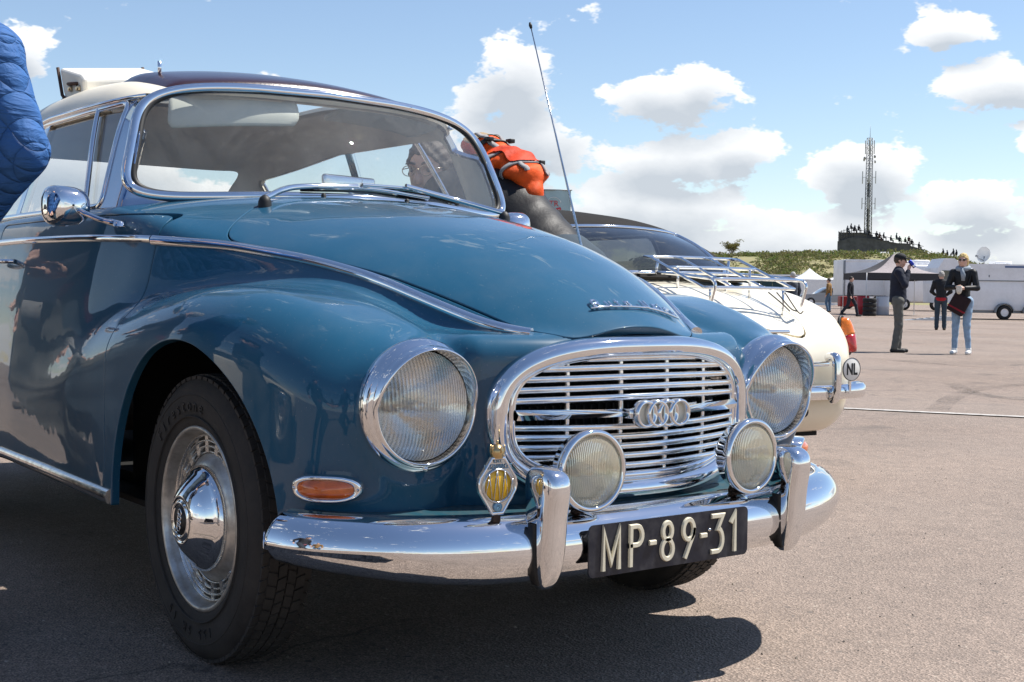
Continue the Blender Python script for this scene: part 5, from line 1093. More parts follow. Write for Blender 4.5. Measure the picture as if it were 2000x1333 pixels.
    def hf(p):
        d = elli(p, hp(-.012, 0, .022), (.102, .086, .110), Rf.tolist())
        if long_hair: d = smin(d, elli(p, hp(-.05, 0, -.04), (.065, .085, .10), Rf.tolist()), .04)
        d = np.maximum(d, -elli(p, hp(.085, 0, -.055), (.10, .10, .125 if not fem else .118), Rf.tolist())); return d + .004 * np.sin(p[0] * 120 + p[1] * 90) * np.sin(p[2] * 130)
    if 'hair' not in skip: smesh('hair', hf, hd - .2, hd + .2, .011, mh, root, lambda x, y, z: (z - hd[2] + .10) if long_hair else (x - hd[0]) * Rf[2][0] + (y - hd[1]) * Rf[2][1] + (z - hd[2]) * Rf[2][2] + .065)
    if cap:
        mc = cloth('cap_cloth', cap, .8)
        smesh('cap', lambda p: smin(elli(p, hp(-.005, 0, .055), (.108, .090, .078), Rf.tolist()), elli(p, hp(.13, 0, .040), (.075, .070, .012), Rf.tolist()), .01), hd - .25, hd + .25, .012, mc, root, lambda x, y, z: (x - hd[0]) * Rf[2][0] + (y - hd[1]) * Rf[2][1] + (z - hd[2]) * Rf[2][2] - .022)
    if shade:
        gl = mat('sunglass', (.01, .01, .012), .1, coat=1)
        gp = empty('sunglasses', parent=root)
        for s_ in (-1, 1): smesh('lens', lambda p: elli(p, hp(.088, .034 * s_, .014), (.014, .030, .022), Rf.tolist()), hd - .2, hd + .2, .009, gl, gp)
        for s_ in (-1, 1): mb = MB(); mb.tube([hp(.085, .060 * s_, .018), hp(0, .080 * s_, .012)], .003, 6); mb.build('temple', gl, gp)
    return root
def yaw_to(loc, px, toward):
    """heading that faces along a picture direction: 'r' right, 'l' left, 'c' towards the camera, 'a' away"""
    base = {'r': RTH, 'l': -RTH, 'c': -FWH, 'a': FWH}[toward]; return math.atan2(base[1], base[0])
YR, YL, YC, YA = (yaw_to(None, 0, k) for k in 'rlca')
# couple chatting on the asphalt
p1 = place(1752, 22.6); P1 = person('person', 'man in black cap, navy jacket and grey trousers drinking from a blue can', p1, YR - .25, dict(er=(.10, -.27, 1.20), wr=(.16, -.13, 1.46), kl=(.03, .09, .5), al=(.02, .13, .085), ar=(-.04, -.12, .085), el=(-.05, .25, 1.14), wl=(-.02, .26, .88)), 1.72, top=('navy', (.012, .016, .032)), legs=('grey', (.115, .115, .105)), cap=(.01, .011, .014), shade=True, shoes=(.012, .012, .012), hem=.90, shirt=('pale_grey', (.45, .44, .42)))
can = empty('drink_can', (p1[0], p1[1], p1[2]), YR - .25); tag(can, 'blue and white drink can held to the capped man\'s mouth', 'can')
mb = MB(); mb.M = Matrix.Translation((.215, -.10, 1.545)) @ Matrix.Rotation(rad(-40), 4, 'Y'); mb.lathe([(0, -.075), (.028, -.075), (.033, -.065), (.033, .065), (.027, .078), (0, .078)], 24); mb.build('can_body', mat('blue_can', (.03, .05, .35), .25, .7), can)
mb = MB(); mb.M = Matrix.Translation((.215, -.10, 1.545)) @ Matrix.Rotation(rad(-40), 4, 'Y'); mb.lathe([(.0335, -.06), (.0337, -.055), (.0337, -.03), (.0335, -.028)], 24); mb.build('can_band', mat('silver_band', (.75, .76, .8), .3, .8), can)
p2 = place(1878, 22.2); P2 = person('person', 'blonde woman in sunglasses, black leather jacket, grey scarf and light jeans', p2, YC - .55, dict(el=(.06, .25, 1.16), wl=(.24, .07, 1.15), er=(.06, -.25, 1.16), wr=(.24, -.05, 1.17), kl=(.04, .09, .5), al=(.03, .13, .085), ar=(.03, -.11, .085), sl=(0, .17, 1.42), sr=(0, -.17, 1.42)), 1.72, top=('x', None, mat('black_leather', (.012, .012, .013), .52, var=.2, bump=.45, bscale=11, spec=.35)), legs=('light_denim', (.26, .37, .50)), hair=(.55, .40, .16), shade=True, shoes=(.75, .75, .73), fem=True, hem=1.0, long_hair=True)
mb = MB(); mb.M = Matrix.Translation((.01, 0, 1.50)); mb.tube([(.085 * math.cos(a), .09 * math.sin(a), -.02 * math.cos(a)) for a in np.linspace(0, 6.28, 20, endpoint=False)], .042, 10, closed=True); mb.tube([(.09, 0, -.01), (.125, .03, -.12), (.12, .03, -.22)], [.04, .04, .03], 10); mb.build('scarf', cloth('grey_scarf', (.28, .33, .38)), P2)
bag = empty('shoulder_bag', p2, YC - .55); tag(bag, 'black and dark red bag hanging in front of the blonde woman', 'bag')
mb = MB(); mb.M = Matrix.Translation((.17, -.02, .86)) @ Matrix.Rotation(rad(-28), 4, 'X'); mb.box((-.05, -.15, -.17), (.05, .15, .17), .035); mb.build('pouch', cloth('black_red_bag', (.020, .008, .010)), bag)
mb = MB(); mb.M = Matrix.Translation((.17, -.02, .86)) @ Matrix.Rotation(rad(-28), 4, 'X'); mb.box((-.054, -.153, -.10), (.054, .153, -.07), .004); mb.build('red_band', cloth('red_band', (.22, .012, .02)), bag)
mb = MB(); mb.tube(spline([(.16, .08, 1.0), (.12, .12, 1.2), (.04, .15, 1.44), (-.10, .10, 1.35), (-.10, -.12, 1.0), (.12, -.14, .95)], 20), .009, 6); mb.build('strap', MATS['black_red_bag_cloth'] if 'black_red_bag_cloth' in MATS else M_black, bag)
sn = empty('paper_snack', p2, YC - .55); tag(sn, 'small white paper wrapper held in the blonde woman\'s hands', 'wrapper')
mb = MB(); mb.M = Matrix.Translation((.32, .01, 1.10)); mb.lathe([(.01, -.07), (.035, -.05), (.05, .0), (.045, .04), (.055, .07)], 9); mb.build('wrapper', mat('white_paper', (.7, .66, .58), .8, var=.2, vscale=40), sn, solid=.004)
p3 = place(1836, 38.0); P3 = person('person', 'man seen from behind in black jacket with red hem and dark jeans', p3, YA - .3, dict(el=(.05, .27, 1.15), wl=(.2, .16, 1.05), er=(.05, -.27, 1.15), wr=(.2, -.16, 1.05)), 1.72, top=('black', (.013, .014, .018)), legs=('dark_denim', (.035, .055, .075)), hair=(.36, .34, .31), shoes=(.05, .04, .03), hem=.97)
smesh('shirt_hem', lambda p: elli(p, (0, 0, .93), (.148, .178, .10)), (-.25, -.25, .8), (.25, .25, 1.1), .02, cloth('red_shirt', (.42, .02, .03)), P3, lambda x, y, z: np.minimum(z - .87, .985 - z))
p4 = place(1617, 67); P4 = person('person', 'man in tan jacket and blue jeans behind the cream car', p4, YR + 2.6, dict(kl=(.10, .10, .5), al=(.0, .1, .085), kr=(-.02, -.1, .5)), 1.74, top=('tan', (.27, .15, .05)), legs=('mid_denim', (.09, .16, .25)), h=.024)
p5 = place(1659, 57); P5 = person('person', 'man in dark jacket and pink shirt walking past the tents', p5, YL + 2.7, dict(kl=(.22, .10, .52), al=(.30, .1, .10), kr=(-.08, -.1, .5), ar=(-.34, -.1, .16), el=(-.12, .26, 1.15), wl=(-.05, .27, .92)), 1.76, top=('charcoal', (.014, .014, .020)), legs=('black_denim', (.02, .024, .035)), shirt=('pink', (.42, .14, .18)), h=.024, hair=(.03, .02, .015))
p6 = place(1547, 42); P6 = person('person', 'grey-haired man in slate blue jacket beside the luggage rack', p6, YA + .5, {}, 1.70, top=('slate', (.055, .065, .085)), legs=('grey', (.115, .115, .105)), hair=(.45, .43, .40), h=.024)
p7 = place(1404, 40); P7 = person('person', 'person in pink top seen beyond the rack\'s upper rail', (p7_ := place(1404, 40)), YL, {}, 1.92, top=('rose', (.50, .20, .20)), legs=('grey', (.115, .115, .105)), hair=(.12, .05, .03), h=.024)

# man bending to look into the blue car, with a backpack
LM = person('person', 'bespectacled man in black leather jacket bending to look into the blue car', (-1.10, 1.04, 0), math.pi, dict(pel=(-.22, 0, .93), chest=(.12, .03, 1.18), neck=(.25, .10, 1.22), head=(.305, .215, 1.285), hl=(-.24, .10, .90), hr=(-.24, -.10, .90), kl=(-.16, .11, .48), kr=(-.18, -.11, .48), al=(-.25, .12, .085), ar=(-.27, -.12, .085),
      sl=(.24, .20, 1.20), sr=(.20, -.16, 1.20), el=(.28, .30, .94), er=(.24, -.26, .95), wl=(.42, .26, .98), wr=(.38, -.18, .92)), 1.75, top=('x', None, MATS['black_leather']), legs=('dark_denim', (.035, .055, .075)), face=(-.50, .84, -.20), hair=(.05, .04, .035), h=.014, hem=.93)
hd_, Rf_ = np.array((.305, .215, 1.285)), frame((-.50, .84, -.20))
sp_ = empty('spectacles', parent=LM)
def hq(f_, l_, u_): return hd_ + Rf_[0] * f_ + Rf_[1] * l_ + Rf_[2] * u_
M_gold = mat('gold_wire', (.45, .36, .25), .25, 1.0)
for s_ in (-1, 1):
    mb = MB(); mb.tube([hq(.108, .036 * s_ + .025 * math.cos(a), .012 + .019 * math.sin(a)) for a in np.linspace(0, 6.283, 20, endpoint=False)], .0018, 6, closed=True); mb.build('rim', M_gold, sp_)
    mb = MB(); mb.tube([hq(.105, .062 * s_, .018), hq(.0, .080 * s_, .014)], .0018, 6); mb.build('temple', M_gold, sp_)
    mb = MB(); mb.lathe([(0, .006), (.006, .0045), (.0095, 0)], 12, 'x'); o = mb.build('eye', mat('eye_dark', (.03, .02, .015), .2, coat=1), LM); o.matrix_local = Matrix.Translation(hq(.083, .034 * s_, .012)) @ Matrix(((Rf_[0][0], Rf_[1][0], Rf_[2][0]), (Rf_[0][1], Rf_[1][1], Rf_[2][1]), (Rf_[0][2], Rf_[1][2], Rf_[2][2]))).to_4x4()
    mb = MB(); mb.tube([hq(.092, .014 * s_, .036), hq(.094, .034 * s_, .042), hq(.084, .056 * s_, .036)], [.004, .005, .003], 6); mb.build('eyebrow', mat('hair_50', (.05, .04, .035), .6), LM)
mb = MB(); mb.tube([hq(.110, -.012, .016), hq(.113, 0, .020), hq(.110, .012, .016)], .0018, 6); mb.build('bridge', M_gold, sp_)
mb = MB(); mb.tube([hq(.086, -.024, -.062), hq(.091, 0, -.060), hq(.086, .024, -.062)], .0035, 6); mb.build('lips', mat('lips', (.30, .11, .09), .5), LM)
BK = empty('backpack', (-1.215, 1.02, .03), math.pi); tag(BK, 'bright orange backpack with grey straps on the bending man\'s back', 'backpack')
M_or = mat('orange_nylon', (.80, .095, .012), .65, var=.3, vscale=14, bump=1.0, bscale=9, spec=.25)
ax_ = np.array([.53, .0, .27]); ax_ /= np.linalg.norm(ax_); nb_ = np.array([-ax_[2], 0, ax_[0]])
c0 = np.array([.015, -.02, 1.262])
def packf(p):
    d = limb(p, [c0 - ax_ * .20 - nb_ * .02, c0 - ax_ * .06 + nb_ * .012, c0 + ax_ * .14 + nb_ * .012], [.055, .072, .066], .04); d = smin(d, elli(p, c0 - ax_ * .13 + nb_ * .035, (.075, .095, .045)), .04); d = smin(d, elli(p, c0 + ax_ * .16 + nb_ * .030, (.075, .095, .042)), .04); d = smin(d, elli(p, c0 - ax_ * .02 + nb_ * .02, (.10, .12, .055)), .04)
    return d + .006 * np.sin(p[0] * 70 + p[1] * 12) * np.sin(p[2] * 55 + p[1] * 35)
smesh('pack', packf, c0 - .5, c0 + .5, .012, M_or, BK)
smesh('front_pocket', lambda p: packf(p) - .012, c0 - .5, c0 + .5, .013, mat('deep_orange_nylon', (.55, .045, .01), .65, var=.3, vscale=14, bump=1.0, bscale=9, spec=.25), BK, lambda x, y, z: np.minimum(np.minimum(.03 - np.abs((x - c0[0]) * ax_[0] + (z - c0[2]) * ax_[2] + .055) + .045, (x - c0[0]) * nb_[0] + (z - c0[2]) * nb_[2] - .035), .075 - np.abs(y - c0[1])))
smesh('lid', lambda p: packf(p) - .004, c0 - .5, c0 + .5, .013, mat('khaki_lid', (.34, .24, .13), .7, var=.2), BK, lambda x, y, z: np.minimum((x - c0[0]) * ax_[0] + (z - c0[2]) * ax_[2] - .13, (x - c0[0]) * nb_[0] + (z - c0[2]) * nb_[2] - .045))
M_web = mat('grey_webbing', (.26, .25, .25), .8)
def strap(P, w, m, nm):
    """a webbing strap laid on the pack's own surface"""
    P = np.array(P, float); fxyz = lambda x, y, z: packf((x, y, z))
    for _ in range(14):
        v = fxyz(*P.T) - .004; g_ = grad(fxyz, P, .01); g_ /= np.linalg.norm(g_, axis=1)[:, None]; P = P - g_ * v[:, None] * .7
    mb = MB(); sweep(mb, P, [(w, -.003), (w, .003), (-w, .003), (-w, -.003)], norms=g_); mb.build(nm, m, BK)
for y_ in (-.055, .045): strap([c0 + ax_ * (-.22 + .40 * v_) + np.array([0, y_, 0]) + nb_ * .09 for v_ in np.linspace(0, 1, 26)], .010, M_web, 'strap')
for q, m_ in ((.08, M_black), (-.02, M_web), (-.13, M_web)): strap([c0 + ax_ * q + nb_ * (.10 * math.cos(a)) + np.array([0, .12 * math.sin(a), 0]) for a in np.linspace(-1.6, 1.6, 30)], .009, m_, 'compression_strap')
for q, y_ in ((.08, -.055), (.08, .045), (-.13, -.055)): mb = MB(); cc = c0 + ax_ * q + np.array([0, y_, 0]) + nb_ * .088; mb.M = Matrix.Translation(cc); mb.box((-.016, -.012, -.008), (.016, .012, .008), .003); mb.build('buckle', M_black, BK)
for s_ in (-1, 1):
    P = spline([c0 + ax_ * .14 + np.array([0, s_ * .07, -.02]), np.array([.25, s_ * .12 + .03, 1.23]), np.array([.22, s_ * .15 + .03, 1.10]), np.array([.05, s_ * .17 + .02, 1.08]), c0 - ax_ * .18 + np.array([0, s_ * .07, -.05])], 20); mb = MB(); mb.tube(P, .014, 8); mb.build('shoulder_strap', M_black, BK)

# bystander in a quilted jacket at the picture's left edge
M_quilt = bpy.data.materials.new('quilted_blue'); M_quilt.use_nodes = True; t = M_quilt.node_tree; b = t.nodes['Principled BSDF']; b.inputs['Base Color'].default_value = (.034, .115, .31, 1); b.inputs['Roughness'].default_value = .72; b.inputs['Specular IOR Level'].default_value = .25
tc = nd(t, 'ShaderNodeTexCoord'); sp = nd(t, 'ShaderNodeSeparateXYZ'); t.links.new(tc.outputs['Object'], sp.inputs[0]); hxy = mth(t, 'ADD', sp.outputs[1], mth(t, 'MULTIPLY', sp.outputs[0], .8))
d1 = mth(t, 'ABSOLUTE', mth(t, 'SINE', mth(t, 'MULTIPLY', mth(t, 'ADD', hxy, mth(t, 'MULTIPLY', sp.outputs[2], .75)), 52))); d2 = mth(t, 'ABSOLUTE', mth(t, 'SINE', mth(t, 'MULTIPLY', mth(t, 'SUBTRACT', hxy, mth(t, 'MULTIPLY', sp.outputs[2], .75)), 52)))
q = mth(t, 'POWER', mth(t, 'MINIMUM', d1, d2), .5); arm_ = mth(t, 'LESS_THAN', mth(t, 'ABSOLUTE', sp.outputs[1]), .20)
nz_ = nd(t, 'ShaderNodeTexNoise', i_Scale=9.0, i_Detail=4.0, i_Distortion=1.2); mpn = nd(t, 'ShaderNodeMapping', i_Scale=(1, 1, 3.2)); t.links.new(tc.outputs['Object'], mpn.inputs[0]); t.links.new(mpn.outputs[0], nz_.inputs['Vector'])
bn = nd(t, 'ShaderNodeBump', i_Strength=1.0, i_Distance=.014); t.links.new(mth(t, 'ADD', mth(t, 'MULTIPLY', mth(t, 'MULTIPLY', q, mth(t, 'ADD', .55, mth(t, 'MULTIPLY', arm_, .45))), 1.0), mth(t, 'MULTIPLY', nz_.outputs[0], 1.0)), bn.inputs['Height']); t.links.new(bn.outputs[0], b.inputs['Normal'])
person('person', 'person in quilted bright blue jacket with hand in pocket beside the blue car\'s door', (-.530, -1.220, 0), YA, dict(chest=(0, 0, 1.23), neck=(0, 0, 1.38), head=(.025, 0, 1.545), sr=(0, -.215, 1.335), er=(.0, -.290, 1.12), wr=(.10, -.13, .955), sl=(0, .19, 1.335)), 1.77, quilt=M_quilt, legs=('dark_denim', (.035, .055, .075)), h=.014, hem=.84)
# ---------------------------------------------------------------- suitcase on the roof of the blue car
SC_ = empty('suitcase', (-1.66, -.22, 1.475), rad(3)); tag(SC_, 'cream leather suitcase with dark edging lying on the blue car\'s roof', 'suitcase'); SC_.rotation_euler = (rad(7), rad(5), rad(3))
M_case = mat('cream_leather', (.84, .80, .71), .5, var=.08, bump=.1, bscale=40)
mb = MB(); mb.prism([(-.155, .112), (-.135, .02), (-.10, .0), (.03, .0), (.05, .02), (.05, .070), (.02, .085)], -.20, .10, 'y'); o = mb.build('shell', M_case, SC_); md = o.modifiers.new('bev', 'BEVEL'); md.width = .012; md.segments = 3
for y_ in (-.203, .103): mb = MB(); mb.tube([(-.157, y_, .113), (-.137, y_, .02), (-.102, y_, -.002)], .006, 8); mb.build('piping', mat('brown_piping', (.06, .03, .02), .6), SC_)
for x in (-.06, .01): mb = MB(); mb.box((x - .012, -.210, .03), (x + .012, -.196, .05), .004); mb.build('clasp', M_gold, SC_)
mb = MB(); mb.tube(spline([(-.05, -.20, .055), (-.045, -.215, .055), (-.005, -.215, .055), (.0, -.20, .055)], 14), .006, 8); mb.build('handle', MATS['brown_piping'], SC_)

# ---------------------------------------------------------------- dune and what stands on it
def ridge(px):
    return np.interp(px, [300, 900, 1250, 1370, 1450, 1550, 1640, 1700, 1800, 1860, 1900, 2000, 2200, 2600], [3.0, 4.0, 5.8, 6.4, 6.9, 6.7, 7.1, 7.4, 7.3, 6.7, 5.9, 5.0, 4.2, 3.2])
def hn(x, y):
    return (.5 * np.sin(x * .11 + 1.3) * np.cos(y * .13) + .3 * np.sin(x * .31 + y * .23) + .18 * np.sin(x * .7 - y * .53))
def hill_z(az, d):
    """height on the dune by bearing (as a picture column) and distance"""
    up = np.clip((d - 128) / 66, 0, 1); up = up * up * (3 - 2 * up); fall = 1 - .35 * np.clip((d - 235) / 120, 0, 1)
    return .3 + (ridge(az) * up - .0) * fall
cols = np.concatenate([np.linspace(-1800, 1100, 24)[:-1], np.linspace(1100, 2300, 70), np.linspace(2300, 5200, 22)[1:]]); dep = np.array([126, 134, 142, 150, 158, 166, 174, 182, 190, 198, 206, 215, 230, 250, 280, 340, 420.])
G = []
for d in dep:
    row = []
    for c_ in cols: p = CAM_C[:2] + FWH * d + RTH * ((c_ - 1000) / CAM_F * d); z = hill_z(c_, d); row.append((p[0], p[1], z + .35 * hn(p[0], p[1]) * min(1, (d - 126) / 20)))
    G.append(row)
M_dune = bpy.data.materials.new('dune_grass'); M_dune.use_nodes = True; t = M_dune.node_tree; b = t.nodes['Principled BSDF']; tc = nd(t, 'ShaderNodeTexCoord')
def dn(sc, det=6):
    n = nd(t, 'ShaderNodeTexNoise', i_Scale=sc, i_Detail=det, i_Roughness=.65); t.links.new(tc.outputs['Object'], n.inputs['Vector']); return n.outputs[0]
t.links.new(mixc(t, ramp(t, dn(1.3), [(.45, 0.), (.7, 1.)]), ramp(t, dn(.16), [(.3, (.190, .185, .070)), (.5, (.26, .23, .10)), (.7, (.15, .18, .055))]), (.27, .23, .13)), b.inputs['Base Color']); b.inputs['Roughness'].default_value = .95
mb = MB(); mb.grid(np.array(G)); tag(mb.build('hill', M_dune), 'grassy dune behind the paddock', None, kind='structure')
def leaves(cs, rs, n, size, seed=1, flat=.75):
    r_ = np.random.default_rng(seed); V = []; tot = 0
    for c_, R in zip(cs, rs):
        k = int(n * R); d = r_.normal(size=(k, 3)); d /= np.linalg.norm(d, axis=1)[:, None]; d[:, 2] = np.abs(d[:, 2]) * flat; pos = np.array(c_) + d * R * (.65 + .45 * r_.random((k, 1)))
        a = r_.normal(size=(k, 3)); b_ = r_.normal(size=(k, 3)); a /= np.linalg.norm(a, axis=1)[:, None]; b_ -= a * (a * b_).sum(1)[:, None]; b_ /= np.linalg.norm(b_, axis=1)[:, None]; s_ = size * (.6 + .8 * r_.random((k, 1)))
        V.append(np.stack([pos - a * s_, pos + b_ * s_ * .6, pos + a * s_, pos - b_ * s_ * .6], 1))
    V = np.concatenate(V).reshape(-1, 3); F = np.arange(len(V)).reshape(-1, 4); return V, F
def raw(name, V, F, m, parent=None):
    me = bpy.data.meshes.new(name); me.from_pydata(V.tolist(), [], F.tolist()); me.update(); me.materials.append(m); return link(bpy.data.objects.new(name, me), parent)
def leafm(name, stops, sc=.35):
    m = bpy.data.materials.new(name); m.use_nodes = True; t = m.node_tree; b = t.nodes['Principled BSDF']; tc = nd(t, 'ShaderNodeTexCoord'); n = nd(t, 'ShaderNodeTexNoise', i_Scale=sc, i_Detail=5.0, i_Roughness=.7); t.links.new(tc.outputs['Object'], n.inputs['Vector'])
    c_ = ramp(t, n.outputs[0], stops); t.links.new(c_, b.inputs['Base Color']); b.inputs['Roughness'].default_value = .8; tl = nd(t, 'ShaderNodeBsdfTranslucent'); t.links.new(c_, tl.inputs[0]); mx = nd(t, 'ShaderNodeMixShader'); mx.inputs[0].default_value = .45; t.links.new(b.outputs[0], mx.inputs[1]); t.links.new(tl.outputs[0], mx.inputs[2]); t.links.new(mx.outputs[0], t.nodes['Material Output'].inputs[0]); return m
M_bush = leafm('dune_shrub_leaves', [(.3, (.070, .092, .026)), (.42, (.140, .175, .045)), (.52, (.165, .140, .065)), (.62, (.110, .170, .040)), (.75, (.215, .225, .075))])
cs, rs = [], []
for k in range(3400):
    c_ = random.uniform(1240, 2080); d = random.uniform(136, 214) if random.random() < .85 else random.uniform(196, 212); p = CAM_C[:2] + FWH * d + RTH * ((c_ - 1000) / CAM_F * d)
    cl = math.sin(p[0] * .17) * math.cos(p[1] * .19 + 1) + .4 * math.sin(p[0] * .5 + p[1] * .4)
    if cl < -.25 and random.random() < .75: continue
    R = random.uniform(.35, 1.15) * (1 if d < 196 else .55); cs.append((p[0], p[1], hill_z(c_, d) + .35 * hn(p[0], p[1]) - .1)); rs.append(R)
V, F = leaves(cs, rs, 60, .15, 3); tag(raw('undergrowth', V, F, M_bush), 'olive and brown scrub covering the dune', None, kind='stuff')
# small tree on the crest
def tree(px, d, ht, cr, label):
    p = CAM_C[:2] + FWH * d + RTH * ((px - 1000) / CAM_F * d); z0 = hill_z(px, d) - .2; r = empty('tree', (p[0], p[1], z0)); tag(r, label, 'tree'); mb = MB(); rr = random.Random(4); tips = []
    mb.tube([(0, 0, 0), (.05, .02, ht * .3)], [.11, .08], 8)
    for k in range(9):
        a = k * 2.4; e = Vector((math.cos(a) * cr * rr.uniform(.5, .95), math.sin(a) * cr * rr.uniform(.5, .95), ht * rr.uniform(.55, 1.0))); mid = Vector((e.x * .4, e.y * .4, ht * .3 + (e.z - ht * .3) * .55)); mb.tube(spline([(.05, .02, ht * .22), mid, e], 8), np.linspace(.05, .012, 9).tolist()[:9], 6); tips += [e, mid, (e + mid) / 2]
        for q in range(3): e2 = mid + Vector((rr.uniform(-.6, .6), rr.uniform(-.6, .6), rr.uniform(.2, .9))); mb.tube([mid, e2], [.02, .006], 5); tips.append(e2)
    mb.build('trunk', mat('grey_bark', (.12, .09, .065), .9, var=.3), r); V, F = leaves([tuple(q) for q in tips], [rr.uniform(.3, .6) for _ in tips], 130, .075, 9, 1.0); raw('crown', V, F, leafm('spring_leaves', [(.35, (.13, .12, .035)), (.65, (.22, .20, .06))], 1.0), r); return r
tree(1425, 214, 3.3, 1.9, 'small budding tree alone on the dune crest')
# transmitter mast
M_steel = mat('galvanised_steel', (.26, .27, .28), .55, .5, var=.2, vscale=2); MD = 252.
mp_ = place(1690, MD, 0); mz0 = hill_z(1690, MD) - .5; mtop = hz(1694, 272, MD); MA = empty('radio_mast', (mp_[0], mp_[1], mz0)); tag(MA, 'tall lattice radio mast with aerials rising behind the grandstand', 'mast'); mh = mtop - mz0
def legw(z): return .52 - .14 * z / mh
mb = MB()
for sx, sy in ((1, 1), (1, -1), (-1, -1), (-1, 1)): mb.tube([(sx * legw(0), sy * legw(0), 0), (sx * legw(mh), sy * legw(mh), mh)], .085, 6)
mb.build('legs', M_steel, MA); n_ = 26; mb = MB()
for i in range(n_):
    z0, z1 = mh * i / n_, mh * (i + 1) / n_; w0, w1 = legw(z0), legw(z1); c4 = [(1, 1), (1, -1), (-1, -1), (-1, 1)]
    for q in range(4):
        a, b_ = c4[q], c4[(q + 1) % 4]; mb.tube([(a[0] * w0, a[1] * w0, z0), (b_[0] * w1, b_[1] * w1, z1)], .045, 5); mb.tube([(a[0] * w1, a[1] * w1, z1), (b_[0] * w1, b_[1] * w1, z1)], .04, 5)
mb.build('bracing', M_steel, MA); mb = MB(); mb.box((-.22, -.22, 0), (.22, .22, mh * .66)); mb.build('cable_duct', mat('dark_cable', (.07, .075, .08), .7), MA)
mb = MB(); mb.tube([(0, 0, mh), (0, 0, mh + 2.4)], [.05, .02], 6); mb.build('whip', M_steel, MA)
for zz_, rr_, nn_, ln in ((.50, 1.15, 4, 2.2), (.70, 1.15, 4, 2.4), (.93, .75, 4, 2.6)):
    for q in range(nn_): a = q * 6.283 / nn_ + .6; mb = MB(); mb.M = Matrix.Rotation(a, 4, 'Z'); mb.box((rr_, -.16, mh * zz_ - ln / 2), (rr_ + .16, .16, mh * zz_ + ln / 2), .02); mb.tube([(.4, 0, mh * zz_), (rr_, 0, mh * zz_)], .04, 5); mb.build('panel_aerial', mat('pale_aerial', (.42, .43, .43), .5), MA)
for zz_, a in ((.82, .7), (.835, 3.9), (.86, 1.0), (.845, 4.3), (.68, 2.4)): mb = MB(); mb.M = Matrix.Translation((1.05 * math.cos(a), 1.05 * math.sin(a), mh * zz_)) @ Matrix.Rotation(a, 4, 'Z'); mb.lathe([(0, .16), (.26, .12), (.30, 0), (.28, -.14), (0, -.16)], 16, 'x'); mb.build('dish', mat('grey_dish', (.30, .30, .30), .5), MA)
# grandstand
GD = 232.; gx = lambda px: (px - 1632) / CAM_F * GD; gp_ = place(1632, GD, 0); GS = empty('grandstand', (gp_[0], gp_[1], 0), math.atan2(RTH[1], RTH[0])); tag(GS, 'dark open-air grandstand on the dune below the mast', 'grandstand'); M_stand = mat('dark_netting', (.09, .092, .098), .9, var=.3, vscale=1.2); M_tier = mat('weathered_tier', (.11, .11, .115), .8, .2)
zz = lambda px, py: hz(px, py, GD)
mb = MB(); mb.prism([(gx(1632), zz(1632, 492)), (gx(1800), zz(1800, 493)), (gx(1800), zz(1800, 488)), (gx(1762), zz(1762, 478)), (gx(1700), zz(1700, 467)), (gx(1660), zz(1660, 464)), (gx(1632), zz(1632, 472))], -.1, .25, 'y'); mb.build('back_netting', M_stand, GS)
for i in range(9):
    t0 = i / 8; pa, pb = 1636 + 6 * i, 1690 + 13 * i; ya = 462 - 14 * math.sin(t0 * 0) + 3.0 * i * .9 - 12 * (1 - t0); mb = MB(); mb.box((gx(pa), .3 + .7 * i, zz(pa, 470) - .2), (gx(min(pb, 1798)), .9 + .7 * i, zz(pa, 464 - 1.2 * (8 - i) + 2.2 * i) + .0)); mb.build('tier', M_tier, GS)
for i in range(7): px = 1634 + 5 * i; mb = MB(); mb.tube([(gx(px), .2, zz(px, 474)), (gx(px), .2, zz(px, 452 - 1.6 * i))], .06, 6); mb.build('railing_post', M_tier, GS)
for k in (0, 1, 2): mb = MB(); mb.tube([(gx(1633), .2, zz(1633, 455 + 5 * k)), (gx(1668), .2, zz(1668, 443 + 6 * k))], .05, 6); mb.build('rail', M_tier, GS)
mb = MB(); mb.tube([(gx(1668), .2, zz(1668, 448)), (gx(1800), .2, zz(1800, 482))], .05, 6); mb.build('rail', M_tier, GS)
def seatedf(p):
    d = elli(p, (0, 0, .42), (.17, .24, .34)); d = smin(d, elli(p, (.05, 0, .86), (.11, .10, .135)), .05); d = smin(d, limb(p, [(0, .12, .12), (.42, .14, .12), (.44, .14, -.32)], [.1, .08, .06]), .05); d = smin(d, limb(p, [(0, -.12, .12), (.42, -.14, .12), (.44, -.14, -.32)], [.1, .08, .06]), .05)
    for s_ in (-1, 1): d = smin(d, limb(p, [(0, .23 * s_, .62), (.1, .30 * s_, .36), (.34, .2 * s_, .26)], [.08, .06, .045]), .04)
    return d
M_spec = [cloth('spectator_%d' % k, c_) for k, c_ in enumerate([(.02, .02, .03), (.06, .03, .03), (.03, .04, .06)])]
sp0 = smesh('spectator', seatedf, (-.4, -.5, -.45), (.65, .5, 1.1), .06, M_spec[0], None); first = True
specs = [(1657, 446), (1664, 450), (1672, 449), (1684, 456), (1692, 458), (1707, 462), (1713, 464), (1721, 464), (1735, 469), (1746, 466), (1752, 470), (1763, 472), (1770, 470), (1776, 476), (1790, 483), (1650, 452)]
